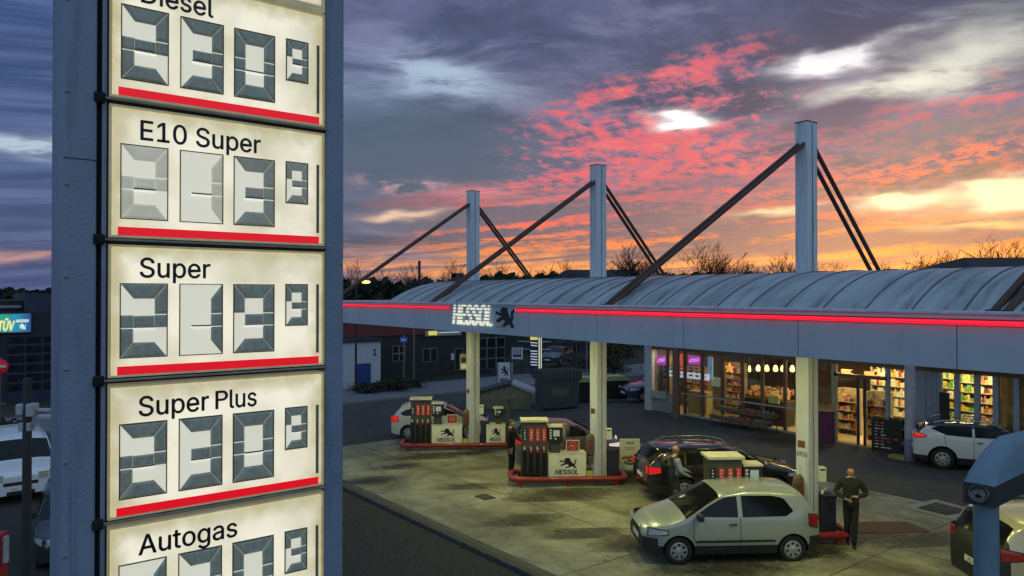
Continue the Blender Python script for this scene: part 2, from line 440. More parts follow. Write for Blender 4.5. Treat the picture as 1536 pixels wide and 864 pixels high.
def ground_material():
    m = mat('forecourt concrete', (.275, .28, .20), .70, var=.30, scale=1.6, bump=.5, bscale=50, stain=((.085, .085, .055), .46, .72, .42))
    t = m.node_tree; b = t.nodes['Principled BSDF']
    src = b.inputs['Base Color'].links[0].from_socket
    geo = t.nodes.new('ShaderNodeNewGeometry'); sp = t.nodes.new('ShaderNodeSeparateXYZ'); t.links.new(geo.outputs['Position'], sp.inputs[0])
    def mth(o, a, bb=None, cc=None):
        n = t.nodes.new('ShaderNodeMath'); n.operation = o
        for i, q in enumerate((a, bb, cc)):
            if q is None: continue
            if isinstance(q, (int, float)): n.inputs[i].default_value = q
            else: t.links.new(q, n.inputs[i])
        return n.outputs[0]
    def line(s, off, step, wd):
        q = mth('PINGPONG', mth('SUBTRACT', s, off), step / 2)
        return mth('LESS_THAN', q, wd)
    ln = mth('MAXIMUM', line(sp.outputs[0], -7.75, 3.4, .016), line(sp.outputs[1], 12.55, 4.1, .018))
    nn = t.nodes.new('ShaderNodeTexNoise'); nn.inputs['Scale'].default_value = .6; t.links.new(geo.outputs['Position'], nn.inputs['Vector'])
    ln = mth('MULTIPLY', ln, mth('ADD', nn.outputs[0], .42))
    mx = t.nodes.new('ShaderNodeMix'); mx.data_type = 'RGBA'; mx.clamp_factor = True
    t.links.new(ln, mx.inputs[0]); t.links.new(src, mx.inputs[6]); mx.inputs[7].default_value = (.025, .025, .02, 1)
    # dark drips and tyre smears along the lanes
    n4 = t.nodes.new('ShaderNodeTexNoise'); n4.inputs['Scale'].default_value = 1.0; n4.inputs['Detail'].default_value = 8; n4.inputs['Roughness'].default_value = .7
    mp = t.nodes.new('ShaderNodeMapping'); mp.inputs['Rotation'].default_value = (0, 0, R(-56)); mp.inputs['Scale'].default_value = (.28, 1.0, 1)
    t.links.new(geo.outputs['Position'], mp.inputs[0]); t.links.new(mp.outputs[0], n4.inputs['Vector'])
    rp = t.nodes.new('ShaderNodeValToRGB'); rp.color_ramp.elements[0].position = .50; rp.color_ramp.elements[1].position = .70
    t.links.new(n4.outputs[0], rp.inputs[0])
    m2 = t.nodes.new('ShaderNodeMix'); m2.data_type = 'RGBA'
    fac = mth('MULTIPLY', rp.outputs[0], .75)
    t.links.new(fac, m2.inputs[0]); t.links.new(mx.outputs[2], m2.inputs[6]); m2.inputs[7].default_value = (.055, .055, .036, 1)
    n5 = t.nodes.new('ShaderNodeTexNoise'); n5.inputs['Scale'].default_value = 38; n5.inputs['Detail'].default_value = 3; t.links.new(geo.outputs['Position'], n5.inputs['Vector'])
    sp5 = t.nodes.new('ShaderNodeMapRange'); sp5.inputs[1].default_value = .3; sp5.inputs[2].default_value = .7; sp5.inputs[3].default_value = .62; sp5.inputs[4].default_value = 1.38; t.links.new(n5.outputs[0], sp5.inputs[0])
    n6 = t.nodes.new('ShaderNodeTexVoronoi'); n6.inputs['Scale'].default_value = 1.3; t.links.new(geo.outputs['Position'], n6.inputs['Vector'])
    d6 = t.nodes.new('ShaderNodeMapRange'); d6.inputs[1].default_value = .04; d6.inputs[2].default_value = .12; d6.inputs[3].default_value = .45; d6.inputs[4].default_value = 1.0; t.links.new(n6.outputs['Distance'], d6.inputs[0])
    vm = t.nodes.new('ShaderNodeVectorMath'); vm.operation = 'SCALE'; t.links.new(m2.outputs[2], vm.inputs[0]); t.links.new(mth('MULTIPLY', sp5.outputs[0], d6.outputs[0]), vm.inputs['Scale'])
    t.links.new(vm.outputs[0], b.inputs['Base Color'])
    return m
conc = ground_material()
asphalt = mat('asphalt', (.058, .056, .048), .85, var=.3, scale=3, bump=.5, bscale=90, stain=((.028, .028, .03), .5, .8, .7))
verge_m = mat('dark planted verge', (.030, .030, .026), .95, var=.6, scale=18, bump=.9, bscale=30)
paving = mat('pale paving', (.17, .17, .18), .85, var=.2, scale=5, bump=.4, bscale=50)
kerb_m = mat('kerb stone', (.22, .22, .20), .8, var=.2, bump=.3)
earth = mat('dark earth and grass', (.035, .042, .026), .95, var=.5, scale=2.5, bump=.8, bscale=12)

# ------------------------------------------------------------------ ground
def sheet(name, x0, x1, y0, y1, m, dz, step=1.0, clip=None):
    mb = MB(); nx = max(1, round((x1 - x0) / step)); ny = max(1, round((y1 - y0) / step))
    vs = [(x0 + (x1 - x0) * i / nx, y0 + (y1 - y0) * j / ny) for j in range(ny + 1) for i in range(nx + 1)]
    mb.add([(a, b, gz(a, b) + dz) for a, b in vs], [(j * (nx + 1) + i, j * (nx + 1) + i + 1, (j + 1) * (nx + 1) + i + 1, (j + 1) * (nx + 1) + i) for j in range(ny) for i in range(nx)], m)
    return struct(mb, name)
def far_ground():
    mb = MB(); xs = [-2500, -900, -300] + list(range(-120, 41)) + [120, 500, 2500]; ys = [-2500, -600, -150] + list(range(-30, 71)) + [150, 600, 2500]
    mb.add([(a, b, gz(a, b) - .03) for b in ys for a in xs], [(j * len(xs) + i, j * len(xs) + i + 1, (j + 1) * len(xs) + i + 1, (j + 1) * len(xs) + i) for j in range(len(ys) - 1) for i in range(len(xs) - 1)], earth)
    return struct(mb, 'ground')
far_ground()
sheet('asphalt_yard', -31, 26, 9.4, 60, asphalt, 0.0)
sheet('forecourt', -27, 6, 9.4, 21, conc, .012)
sheet('verge', -27, 26, -8, 9.1, verge_m, .02)
sheet('parking_yard', -44, -27, -14, 9.1, asphalt, .02)
sheet('road', -37.4, -31, -60, 120, asphalt, .004)
sheet('pavement', -42.5, -37.4, -60, 120, paving, .11)
kb = MB(); kb.box((-37.4, -60, -.5), (-37.22, 120, -.215), kerb_m); struct(kb, 'road_kerb')
kb = MB()
for i in range(60):
    x = -27 + i
    kb.box((x + .01, 9.1, gz(x + .5, 9) - .1), (x + .99, 9.3, gz(x + .5, 9) + .10), mat('dark kerb', (.065, .065, .055), .85, var=.3, bump=.4), .012)
struct(kb, 'verge_kerb')
gut = MB()
for i in range(60):
    x = -27 + i; vs = [(x, 9.3, gz(x, 9) + .017), (x + 1, 9.3, gz(x + 1, 9) + .017), (x + 1, 9.62, gz(x + 1, 9) + .017), (x, 9.62, gz(x, 9) + .017)]
    gut.add(vs, [(0, 1, 2, 3)], mat('gutter concrete', (.085, .083, .066), .8, var=.3, scale=2))
struct(gut, 'gutter')
# drain cover, patches and spilt white marks on the slab
def patch(name, label, cat, pts, m, dz, group=None, kind=None):
    mb = MB(); mb.add([(p[0], p[1], gz(p[0], p[1]) + dz) for p in pts], [list(range(len(pts)))], m)
    o = mb.build(name)
    if kind: o['kind'] = kind
    else: tag(o, label, cat, group)
    return o
patch('drain_surround', '', '', [(-9.15, 20.05), (-7.75, 19.85), (-7.45, 21.15), (-8.9, 21.5)], mat('pale concrete patch', (.30, .29, .24), .8), .018, kind='structure')
mb = MB(); q = [(-8.80, 20.22), (-8.05, 20.12), (-7.85, 20.95), (-8.72, 21.12)]
mb.add([(a, b, .03) for a, b in q] + [(a, b, .05) for a, b in q], [(4, 5, 6, 7), (0, 1, 5, 4), (1, 2, 6, 5), (2, 3, 7, 6), (3, 0, 4, 7)], mat('drain iron', (.03, .03, .032), .6))
for k in range(7):
    t0 = (k + .5) / 7; a = Vector(q[0]).lerp(Vector(q[1]), t0); b = Vector(q[3]).lerp(Vector(q[2]), t0)
    mb.tube([(a.x, a.y, .053), (b.x, b.y, .053)], .012, dark_metal, 5)
tag(mb.build('drain_cover'), 'dark rectangular drain cover in a pale concrete surround', 'drain cover')
mb = MB(); q = [(-9.25, 17.72), (-8.42, 18.75), (-7.72, 18.35), (-8.70, 16.90)]
mb.add([(a, b, gz(a, b) + .016) for a, b in q] + [(a, b, gz(a, b) + .03) for a, b in q], [(4, 5, 6, 7), (0, 1, 5, 4), (1, 2, 6, 5), (2, 3, 7, 6), (3, 0, 4, 7)], mat('rusty steel plate', (.10, .045, .03), .7, var=.35, scale=3, bump=.3))
tag(mb.build('floor_plate'), 'rust brown steel plate set in the concrete behind the walking man', 'floor plate')
p = at_g(728, 746); mb = MB()
mb.box((p.x - .28, p.y - .2, p.z + .014), (p.x + .28, p.y + .2, p.z + .03), mat('drain iron', ()), M=None)
mb.lathe([(0, .032), (.14, .032), (.15, .03)], dark_metal, 20, M=Matrix.Translation((p.x, p.y, p.z)))
tag(mb.build('manhole'), 'small square manhole lid alone on the open slab', 'manhole')
for i, (px, py, a, b) in enumerate([(735, 746, .52, .30), (862, 735, .62, .05), (908, 733, .5, .05), (955, 727, .6, .06), (790, 706, .7, .06)]):
    p = at_g(px, py); u = Vector((.6, .8, 0)); v = Vector((-.8, .6, 0)); pts = []
    for k in range(18):
        q_ = 2 * math.pi * k / 18; f = 1 + .35 * math.sin(3 * q_ + i) * random.uniform(.6, 1)
        s_ = p + u * a * f * math.cos(q_) + v * b * f * math.sin(q_); pts.append((s_.x, s_.y))
    patch('spill_mark', '', '', pts, mat('whitish spill', (.36, .36, .29), .6, var=.3, scale=8), .0145, kind='structure')
# manhole must lie above its pale halo
def stain_material():
    m = bpy.data.materials.new('oil stain'); m.use_nodes = True; t = m.node_tree; t.nodes.clear()
    co = t.nodes.new('ShaderNodeTexCoord'); d = t.nodes.new('ShaderNodeVectorMath'); d.operation = 'DISTANCE'; t.links.new(co.outputs['Generated'], d.inputs[0]); d.inputs[1].default_value = (.5, .5, .5)
    n = t.nodes.new('ShaderNodeTexNoise'); n.inputs['Scale'].default_value = 3.2; n.inputs['Detail'].default_value = 10; n.inputs['Roughness'].default_value = .78; n.inputs['Distortion'].default_value = .8; t.links.new(co.outputs['Object'], n.inputs['Vector'])
    a = t.nodes.new('ShaderNodeMath'); a.operation = 'MULTIPLY_ADD'; t.links.new(n.outputs[0], a.inputs[0]); a.inputs[1].default_value = -1.25; t.links.new(d.outputs['Value'], a.inputs[2])
    r = t.nodes.new('ShaderNodeMapRange'); r.inputs[1].default_value = -.52; r.inputs[2].default_value = -.16; r.inputs[3].default_value = .62; r.inputs[4].default_value = 0; t.links.new(a.outputs[0], r.inputs[0])
    b = t.nodes.new('ShaderNodeBsdfPrincipled'); b.inputs['Base Color'].default_value = (.028, .026, .018, 1); b.inputs['Roughness'].default_value = .45
    tr = t.nodes.new('ShaderNodeBsdfTransparent'); mx = t.nodes.new('ShaderNodeMixShader'); o = t.nodes.new('ShaderNodeOutputMaterial')
    t.links.new(r.outputs[0], mx.inputs[0]); t.links.new(tr.outputs[0], mx.inputs[1]); t.links.new(b.outputs[0], mx.inputs[2]); t.links.new(mx.outputs[0], o.inputs[0]); return m
oil = stain_material()
for i, (px, py, a, b) in enumerate([(650, 684, 2.6, .6), (720, 678, 1.2, .5), (845, 742, 2.6, .7), (930, 722, 1.6, .6), (980, 690, 1.2, 1.0), (1010, 780, 1.4, .6), (1090, 850, 2.3, .9), (940, 815, 1.1, .6), (1300, 800, 1.4, .7), (1235, 825, 1.1, .5), (1180, 660, 2.2, 1.4), (600, 700, 1.4, .5), (790, 780, 1.5, .5), (880, 800, 1.8, .4), (1380, 810, 1.8, .5), (700, 730, 1.6, .4), (560, 720, 1.3, .5)]):
    p = at_g(px, py); u = Vector((.57, .82, 0)); v = Vector((-.82, .57, 0))
    q = [p + u * a * s + v * b * r for s, r in ((-1, -1), (1, -1), (1, 1), (-1, 1))]
    mb = MB(); mb.add([(c.x, c.y, gz(c.x, c.y) + .0215 + i * .0004) for c in q], [(0, 1, 2, 3)], oil); struct(mb, 'oil_stain')
# ------------------------------------------------------------------ price sign in the foreground
PX = -4.254; g0 = gz(PX, 1.1)
sign = thing('price_sign', 'tall lit fuel price sign in a blue grey steel frame with five grade panels', 'price sign', (PX, 0, 0))
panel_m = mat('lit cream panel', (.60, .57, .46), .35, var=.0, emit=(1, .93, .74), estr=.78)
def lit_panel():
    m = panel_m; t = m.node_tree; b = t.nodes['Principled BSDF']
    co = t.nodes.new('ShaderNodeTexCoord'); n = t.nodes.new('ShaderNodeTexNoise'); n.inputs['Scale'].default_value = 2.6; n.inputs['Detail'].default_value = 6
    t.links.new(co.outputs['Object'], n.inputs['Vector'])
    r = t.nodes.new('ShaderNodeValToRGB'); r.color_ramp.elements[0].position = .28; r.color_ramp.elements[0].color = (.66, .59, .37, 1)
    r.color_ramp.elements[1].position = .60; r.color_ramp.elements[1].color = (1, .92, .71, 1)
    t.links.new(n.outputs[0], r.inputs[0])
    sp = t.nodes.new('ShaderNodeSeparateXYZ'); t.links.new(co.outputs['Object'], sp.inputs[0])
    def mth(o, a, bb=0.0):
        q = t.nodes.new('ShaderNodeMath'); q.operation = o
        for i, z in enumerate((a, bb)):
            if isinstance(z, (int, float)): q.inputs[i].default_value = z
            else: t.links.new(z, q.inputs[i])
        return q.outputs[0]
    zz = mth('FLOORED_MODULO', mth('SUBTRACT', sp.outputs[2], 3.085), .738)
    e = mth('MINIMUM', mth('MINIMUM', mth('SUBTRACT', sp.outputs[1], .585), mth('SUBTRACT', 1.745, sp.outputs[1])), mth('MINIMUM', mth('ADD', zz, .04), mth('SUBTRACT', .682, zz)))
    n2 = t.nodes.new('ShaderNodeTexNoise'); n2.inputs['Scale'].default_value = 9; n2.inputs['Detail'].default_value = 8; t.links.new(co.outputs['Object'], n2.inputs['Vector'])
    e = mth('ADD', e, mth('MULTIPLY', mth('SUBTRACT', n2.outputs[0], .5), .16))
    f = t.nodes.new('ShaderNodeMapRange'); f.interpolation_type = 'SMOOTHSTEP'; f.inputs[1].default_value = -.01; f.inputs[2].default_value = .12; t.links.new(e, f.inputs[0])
    mx = t.nodes.new('ShaderNodeMix'); mx.data_type = 'RGBA'; t.links.new(f.outputs[0], mx.inputs[0]); mx.inputs[6].default_value = (.55, .46, .20, 1); t.links.new(r.outputs[0], mx.inputs[7])   # uneven tube glow painted in: dimmer, yellower rim, with some dirt
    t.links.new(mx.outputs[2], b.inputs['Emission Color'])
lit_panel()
panel_edge = mat('yellowed panel rim', (.50, .45, .28), .5, var=.4, scale=9, emit=(.8, .7, .4), estr=.16)
seam_grime = mat('black grime', (.012, .012, .011), .9)
frame_m = mat('panel aluminium frame', (.28, .27, .24), .45, var=.3, scale=8)
red_film = mat('red film', (.6, .01, .02), .4, var=0, emit=(1, .005, .015), estr=.60)
ink = mat('black letters', (.012, .008, .014), .5, var=0)
seg_m = mat('grey digit flap', (.17, .20, .19), .32, var=.45, scale=30, emit=(.45, .54, .47), estr=.115, stain=((.34, .38, .35), .50, .78, 9), smap=(6, 6, .5))
seg_fog = mat('fogged grey digit flap', (.40, .40, .34), .6, var=.4, scale=9, emit=(.80, .79, .62), estr=.36)
seg_dim = mat('half fogged digit flap', (.20, .22, .21), .45, var=.4, scale=25, emit=(.55, .6, .5), estr=.17)
win_m = mat('digit window', (.55, .53, .44), .35, var=.12, scale=6, emit=(.95, .92, .74), estr=.58)
win_edge = mat('digit window edge', (.07, .085, .08), .4)
hinge_w = mat('hinge slit', (.9, .9, .85), .4, var=0, emit=(1, 1, .93), estr=.62)
m_ = MB()
zb, zt_ = g0 - .2, 9.6
m_.box((-.60, .369, zb), (-.045, .532, zt_), sign_paint, .02); m_.build('left_column', sign).name = 'frame_column'
m_ = MB(); m_.box((-.60, 1.764, zb), (-.005, 1.883, zt_), sign_paint, .012); m_.build('frame_column', sign)
m_ = MB(); m_.box((-.045, .372, zb), (0, .52, zt_), sign_paint, .015); m_.box((-.1, .532, zb), (-.03, .577, zt_), seam_grime)
m_.box((-.028, .545, zb), (-.012, .566, zt_), sign_paint); m_.build('column_cover', sign)
m_ = MB()
for k in range(14):
    zk = 3.0 + k * .47; m_.lathe([(.011, 0), (.009, .005), (0, .006)], frame_m, 10, M=Matrix.Translation((0, .388, zk)) @ Matrix.Rotation(R(90), 4, 'Y')); m_.lathe([(.009, 0), (.007, .004), (0, .005)], frame_m, 10, M=Matrix.Translation((-.005, 1.868, zk + .1)) @ Matrix.Rotation(R(90), 4, 'Y'))
for zk in (4.05, 6.42, 8.1): m_.box((.0005, .372, zk), (.002, .52, zk + .004), seam_grime)
m_.build('rivets', sign)
m_ = MB(); m_.box((-.56, .532, zb), (-.12, 1.764, zt_), dark_metal); m_.build('light_box', sign)
BARZ = [6.776, 6.038, 5.302, 4.561, 3.823, 3.085]
def seg_polys(d):
    """flaps of one digit in a unit window: columns at .27/.73, rows at .2/.4/.6/.8 (z up)"""
    a, b, c, e = .27, .73, .20, .80
    top = [(0, 1), (1, 1), (b, e), (a, e)]; bot = [(0, 0), (a, c), (b, c), (1, 0)]
    ul = [(0, 1), (a, e), (a, .585), (0, .585)]; ur = [(1, 1), (1, .585), (b, .585), (b, e)]
    ml = [(0, .575), (a, .575), (a, .40), (0, .40)]; mr = [(b, .575), (1, .575), (1, .40), (b, .40)]
    mc = [(a, .565), (b, .565), (b, .42), (a, .42)]
    ll = [(0, .39), (a, .39), (a, c), (0, 0)]; lr = [(1, .39), (1, 0), (b, c), (b, .39)]
    S = {'0': (top, bot, ul, ur, ml, mr, ll, lr), '1': (ur, mr, lr), '2': (top, bot, ur, mr, mc, ml, ll), '3': (top, bot, ur, mr, mc, lr), '9': (top, bot, ul, ur, mc, mr, lr)}
    return S[d]
def digit(parent, d, y0, z0, wd, h, m):
    mb = MB()
    A = Matrix(((0, 1, 0, 0), (1, 0, 0, 0), (0, 0, 1, 0), (0, 0, 0, 1)))      # a -> y, depth -> x
    e = .005
    for s in ((y0 - e, z0 - e, y0 + wd + e, z0), (y0 - e, z0 + h, y0 + wd + e, z0 + h + e), (y0 - e, z0, y0, z0 + h), (y0 + wd, z0, y0 + wd + e, z0 + h)):
        mb.box((.004, s[0], s[1]), (.013, s[2], s[3]), win_edge)
    mb.box((.004, y0 + .001, z0 + .001), (.0065, y0 + wd - .001, z0 + h - .001), win_m)
    for pl in seg_polys(d):
        cx_ = sum(p[0] for p in pl) / len(pl); cz_ = sum(p[1] for p in pl) / len(pl)
        pts = [(y0 + wd * (p[0] + (cx_ - p[0]) * .012), z0 + h * (p[1] + (cz_ - p[1]) * .012)) for p in pl]
        n = len(pts); ins = [(a + (y0 + wd * cx_ - a) * .30, b + (z0 + h * cz_ - b) * .30) for a, b in pts]
        vs = [(.008, a, b) for a, b in pts] + [(.019, a, b) for a, b in ins]
        sgn = sum(pts[i][0] * pts[(i + 1) % n][1] - pts[(i + 1) % n][0] * pts[i][1] for i in range(n))
        fs = [list(range(n, 2 * n)) if sgn > 0 else list(range(2 * n - 1, n - 1, -1))] + [[i, (i + 1) % n, n + (i + 1) % n, n + i] if sgn > 0 else [(i + 1) % n, i, n + i, n + (i + 1) % n] for i in range(n)]
        mb.add(vs, fs, m)
    zz = z0 + h * .405
    mb.box((.008, y0 + wd * .26, zz - h * .026), (.0145, y0 + wd * .74, zz - h * .006), hinge_w)
    mb.box((.008, y0 + wd * .26, zz - h * .004), (.0165, y0 + wd * .74, zz + h * .014), win_edge)
    return mb.build('digit', parent)
ROWS = [('Diesel', .366, '2309', (seg_m,) * 4), ('E10 Super', .634, '2139', (seg_fog, seg_fog, seg_dim, seg_dim)), ('Super', .355, '2199', (seg_m,) * 4), ('SuperPlus', .621, '2309', (seg_m,) * 4), ('Autogas', .507, '1309', (seg_m,) * 4)]
for (nm, tw, ds, sm_), z in zip(ROWS, BARZ):
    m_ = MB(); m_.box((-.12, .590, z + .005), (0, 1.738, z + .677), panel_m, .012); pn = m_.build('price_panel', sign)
    m_ = MB()
    m_.box((-.13, .577, z - .008), (.004, .588, z + .690), panel_edge); m_.box((-.13, 1.740, z - .008), (.004, 1.752, z + .690), panel_edge)
    m_.box((-.13, .588, z - .008), (.0042, 1.740, z + .003), panel_edge); m_.box((-.13, .588, z + .679), (.0042, 1.740, z + .690), panel_edge)
    m_.build('panel_rim', pn)
    m_ = MB()
    for word, y_, w_ in ([('Super', .722, .352), ('lus', 1.190, .149)] if nm == 'SuperPlus' else [(nm, .724, tw)]): put_text(m_, word, ink, Matrix.Translation((.0015, y_, z + .519)) @ FACE_X, width=w_, height=.104, ext=.0015, bold=.012)
    if nm == 'SuperPlus':                     # the capital P: stem and bowl
        zb_ = z + .519; m_.box((.0015, 1.110, zb_), (.003, 1.1265, zb_ + .104), ink)
        ov = [(1.1265, .104), (1.149, .104)] + [(1.149 + .030 * math.sin(math.pi * k / 12), .0745 + .0295 * math.cos(math.pi * k / 12)) for k in range(1, 12)] + [(1.149, .045), (1.1265, .045)]
        iv = [(1.1265, .090), (1.148, .090)] + [(1.148 + .0145 * math.sin(math.pi * k / 12), .0745 + .0155 * math.cos(math.pi * k / 12)) for k in range(1, 12)] + [(1.148, .059), (1.1265, .059)]
        n_ = len(ov); vv = [(.003, a, zb_ + b) for a, b in ov + iv] + [(.0015, a, zb_ + b) for a, b in ov + iv]
        m_.add(vv, [q for k in range(n_ - 1) for q in ((k, n_ + k, n_ + k + 1, k + 1), (k, k + 1, 2 * n_ + k + 1, 2 * n_ + k))], ink)
    m_.build('grade_name', pn)
    m_ = MB(); m_.box((.0012, .617, z), (.0035, 1.717, z + .048), red_film); m_.build('red_stripe', pn)
    for k, (y0, wd, z0, h) in enumerate(((.632, .222, z + .095, .387), (.922, .220, z + .095, .387), (1.209, .226, z + .095, .387), (1.511, .128, z + .243, .243))):
        digit(pn, ds[k], y0, z0, wd, h, sm_[k])
    m_ = MB(); m_.box((.0012, 1.700, z + .07), (.007, 1.716, z + .49), mat('slot', (.20, .20, .15), .6)); m_.build('slot', pn)
    m_ = MB(); m_.box((-.13, .545, z - .034), (-.012, 1.764, z - .010), seam_grime); m_.box((-.03, .545, z - .028), (.012, 1.762, z - .016), frame_m, .004)
    m_.box((-.04, .505, z - .05), (.016, .560, z + .006), seam_grime, .014); m_.tube([(-.02, .532, z - .02), (.022, .532, z - .02)], .017, seam_grime, 8); m_.build('panel_joint', sign)
z = BARZ[0] + .738
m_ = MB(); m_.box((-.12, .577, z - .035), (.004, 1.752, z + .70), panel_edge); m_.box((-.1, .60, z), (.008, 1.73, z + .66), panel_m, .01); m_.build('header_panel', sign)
m_ = MB(); m_.box((-.12, .577, g0), (-.02, 1.76, BARZ[4] - .04), sign_paint); m_.build('base_panel', sign)
m_ = MB(); m_.box((-.9, .2, g0 - .2), (.3, 2.05, g0 + .12), kerb_m, .02); m_.build('footing', sign)

# ------------------------------------------------------------------ canopy
YF, YC, YR = 10.36, 15.75, 19.4
XL, XR = -27.0, 9.0
ZT, ZBOT = HC - .215, HC - .985
canopy = thing('petrol_canopy', 'blue grey filling station canopy with barrel roof, red neon line and tied columns', 'canopy', (0, 0, 0))
XS = []
x = -8.557
while x > XL: x -= 2.27
while x < XR: XS.append(x); x += 2.27
XS = [XL] + [q for q in XS if q > XL + .2] + [XR]
for a, b in zip(XS[:-1], XS[1:]):
    m_ = MB(); m_.box((a + .006, YF, ZBOT), (b - .006, YF + .06, ZT - .10), fascia_m, .004); m_.box((a, YF + .03, ZBOT + .01), (b, YF + .055, ZT - .1), dark_metal); m_.build('fascia_panel', canopy)
m_ = MB(); m_.box((XL, YF - .05, ZT - .045), (XR, YF + .5, ZT), fascia_trim, .012); m_.box((XL, YF - .02, ZT - .10), (XR, YF + .3, ZT - .047), fascia_m)
m_.build('fascia_edge', canopy)
m_ = MB(); m_.box((XL, YF + .062, ZBOT), (XL + .06, YR, ZT - .05), fascia_m); m_.box((XL, YR, ZBOT), (XR, YR + .06, ZT - .02), fascia_m); m_.build('rear_fascia', canopy)
m_ = MB(); m_.box((XL + .06, YF + .062, ZBOT + .12), (XR, YR, ZBOT + .17), mat('soffit sheet', (.42, .42, .38), .6, var=.12)); m_.build('soffit', canopy)
m_ = MB(); m_.box((XL + .06, YF + .5, ZT - .06), (XR, YR, ZT - .02), roof_metal); m_.build('roof_deck', canopy)
def barrel(y0, y1, xa, xb, rise, seam):
    mb = MB(); n = 26; prof = []
    for i in range(n + 1):
        q = math.pi * i / n; u_ = abs(math.cos(q)); prof.append(((y0 + y1) / 2 - (y1 - y0) / 2 * math.cos(q), ZT - .02 + rise * (1 - u_ ** 2.25)))
    xs = []; x = xa
    while x < xb: xs.append(x); x += .655
    xs.append(xb)
    for a, b in zip(xs[:-1], xs[1:]):
        vs = [(xx, p, q) for xx in (a + .010, b - .010) for p, q in prof]
        mb.add(vs, [(i, i + 1, n + 1 + i + 1, n + 1 + i) for i in range(n)], roof_metal, True)
        mb.tube([(b, p, q + .006) for p, q in prof], .013, roof_dirt, 5, cap=False)
    vs = [(xa, p, q) for p, q in prof]; mb.add(vs, [list(range(n + 1))], roof_metal)
    vs = [(xb, p, q) for p, q in prof]; mb.add(vs, [list(range(n, -1, -1))], roof_metal)
    return mb.build('barrel_roof', canopy)
barrel(YF + .10, YF + 4.95, -20.35, XR - .3, .66, 0)
barrel(YC + .5, YR - .1, -20.45, XR - .3, .40, 0)
# red neon, in two runs with the name between
xa = at_y(676, 460, YF).x; xb = at_y(776, 462, YF).x
for a, b in ((XL + .1, xa), (xb, XR - .05)):
    m_ = MB(); m_.box((a - .02, YF - .006, ZT - .19), (b + .02, YF - .001, ZT - .11), dark_metal); m_.tube([(a, YF - .04, ZT - .155), (b, YF - .04, ZT - .150)], .030, neon, 8); m_.build('neon_tube', canopy)
# station name: white italic letters with speed stripes
xa = at_y(681, 472, YF).x; xb = at_y(739, 472, YF).x; zl = at_y(700, 487, YF).z; zh = at_y(700, 457.5, YF).z
letw = mat('lit cream letters', (.85, .83, .72), .4, var=0, emit=(1, .95, .78), estr=.62)
letd = mat('letter stripe', (.02, .022, .03), .6)
me = text('HESSOL', width=xb - xa, height=zh - zl, ext=.05, shear=.22, bold=.0)
bm = bmesh.new(); bm.from_mesh(me); bpy.data.meshes.remove(me)
H_ = zh - zl; cuts = 25
for k in range(1, cuts):
    bmesh.ops.bisect_plane(bm, geom=bm.verts[:] + bm.edges[:] + bm.faces[:], plane_co=(0, H_ * k / cuts, 0), plane_no=(0, 1, 0))
bm.verts.index_update(); m_ = MB(); M = Matrix.Translation((xa, YF - .008, zl)) @ FACE_Y
for f in bm.faces:
    k = int(f.calc_center_median().y / H_ * cuts)
    m_.add([q.co.copy() for q in f.verts], [list(range(len(f.verts)))], letd if k % 4 == 2 and 2 < k < cuts - 2 else letw, M=M)
bm.free()
o = m_.build('station_name', canopy)
m_ = MB(); xl = at_y(744, 470, YF).x; lw = at_y(772, 472, YF).x - xl
lion(m_, black_plastic, Matrix.Translation((xl, YF - .004, zl - .02)) @ FACE_Y, lw, H_ * 1.05, .03)
m_.box((xl + lw * .05, YF - .038, zl), (xl + lw * .5, YF - .036, zl + .03), mat('emblem orange', (.75, .3, .18), .5, var=0)); m_.build('lion_emblem', canopy)
# columns and tie rods
CX = [-23.40, -16.37, -9.33, -2.29, 4.75]
for i, cx_ in enumerate(CX):
    m_ = MB(); z0 = gz(cx_, YC); top = HC + (441.5 - 184.5) / 1077 * 16.93
    m_.box((cx_ - .16, YC - .21, z0), (cx_ + .16, YC + .21, top), white_paint, .012)
    m_.box((cx_ + .163, YC - .02, z0 + .2), (cx_ + .166, YC + .0, top - .05), dark_metal); m_.box((cx_ - .17, YC - .22, top), (cx_ + .17, YC + .22, top + .02), dark_metal)
    m_.build('column', canopy)
    for s in (-.075, .075):
        hz = top - .47
        m_ = MB(); m_.tube([(cx_ + s, YC - .12, hz), (cx_ - 1.27 + s, YF + .12, ZT - .02)], .052, rust, 8)
        m_.box((cx_ - 1.27 + s - .07, YF + .06, ZT - .03), (cx_ - 1.27 + s + .07, YF + .24, ZT + .02), rust); m_.build('tie_rod', canopy)
        m_ = MB(); m_.tube([(cx_ + s * 1.4, YC + .12, hz - .05), (cx_ + .35 + s * 1.4, YR - .2, ZT - .02)], .052, rust, 8); m_.build('tie_rod', canopy)
# lamps under the canopy
lamp_glow = mat('canopy lamp glass', (.8, .8, .7), .3, var=0, emit=(1, .9, .5), estr=4)
def downlight(x, y, power, colr=(.98, .93, .34)):
    m_ = MB(); m_.box((x - .45, y - .16, ZBOT + .06), (x + .45, y + .16, ZBOT + .118), dark_metal, .01); h = m_.build('downlight', canopy)
    m_ = MB(); m_.box((x - .40, y - .12, ZBOT + .052), (x + .40, y + .12, ZBOT + .059), lamp_glow); m_.build('lamp_glass', h)
    l = bpy.data.lights.new('canopy_light', 'AREA'); l.shape = 'RECTANGLE'; l.size = .8; l.size_y = .24; l.energy = power; l.color = colr
    o = bpy.data.objects.new('canopy_light', l); col.objects.link(o); o.location = (x, y, ZBOT + .045)
for k, x in enumerate((-22.2, -18.4, -14.9, -11.6, -7.9, -4.2)):
    downlight(x, 13.4, 72); 
for k, x in enumerate((-20.5, -13.2, -6.0)):
    downlight(x, 18.3, 11)

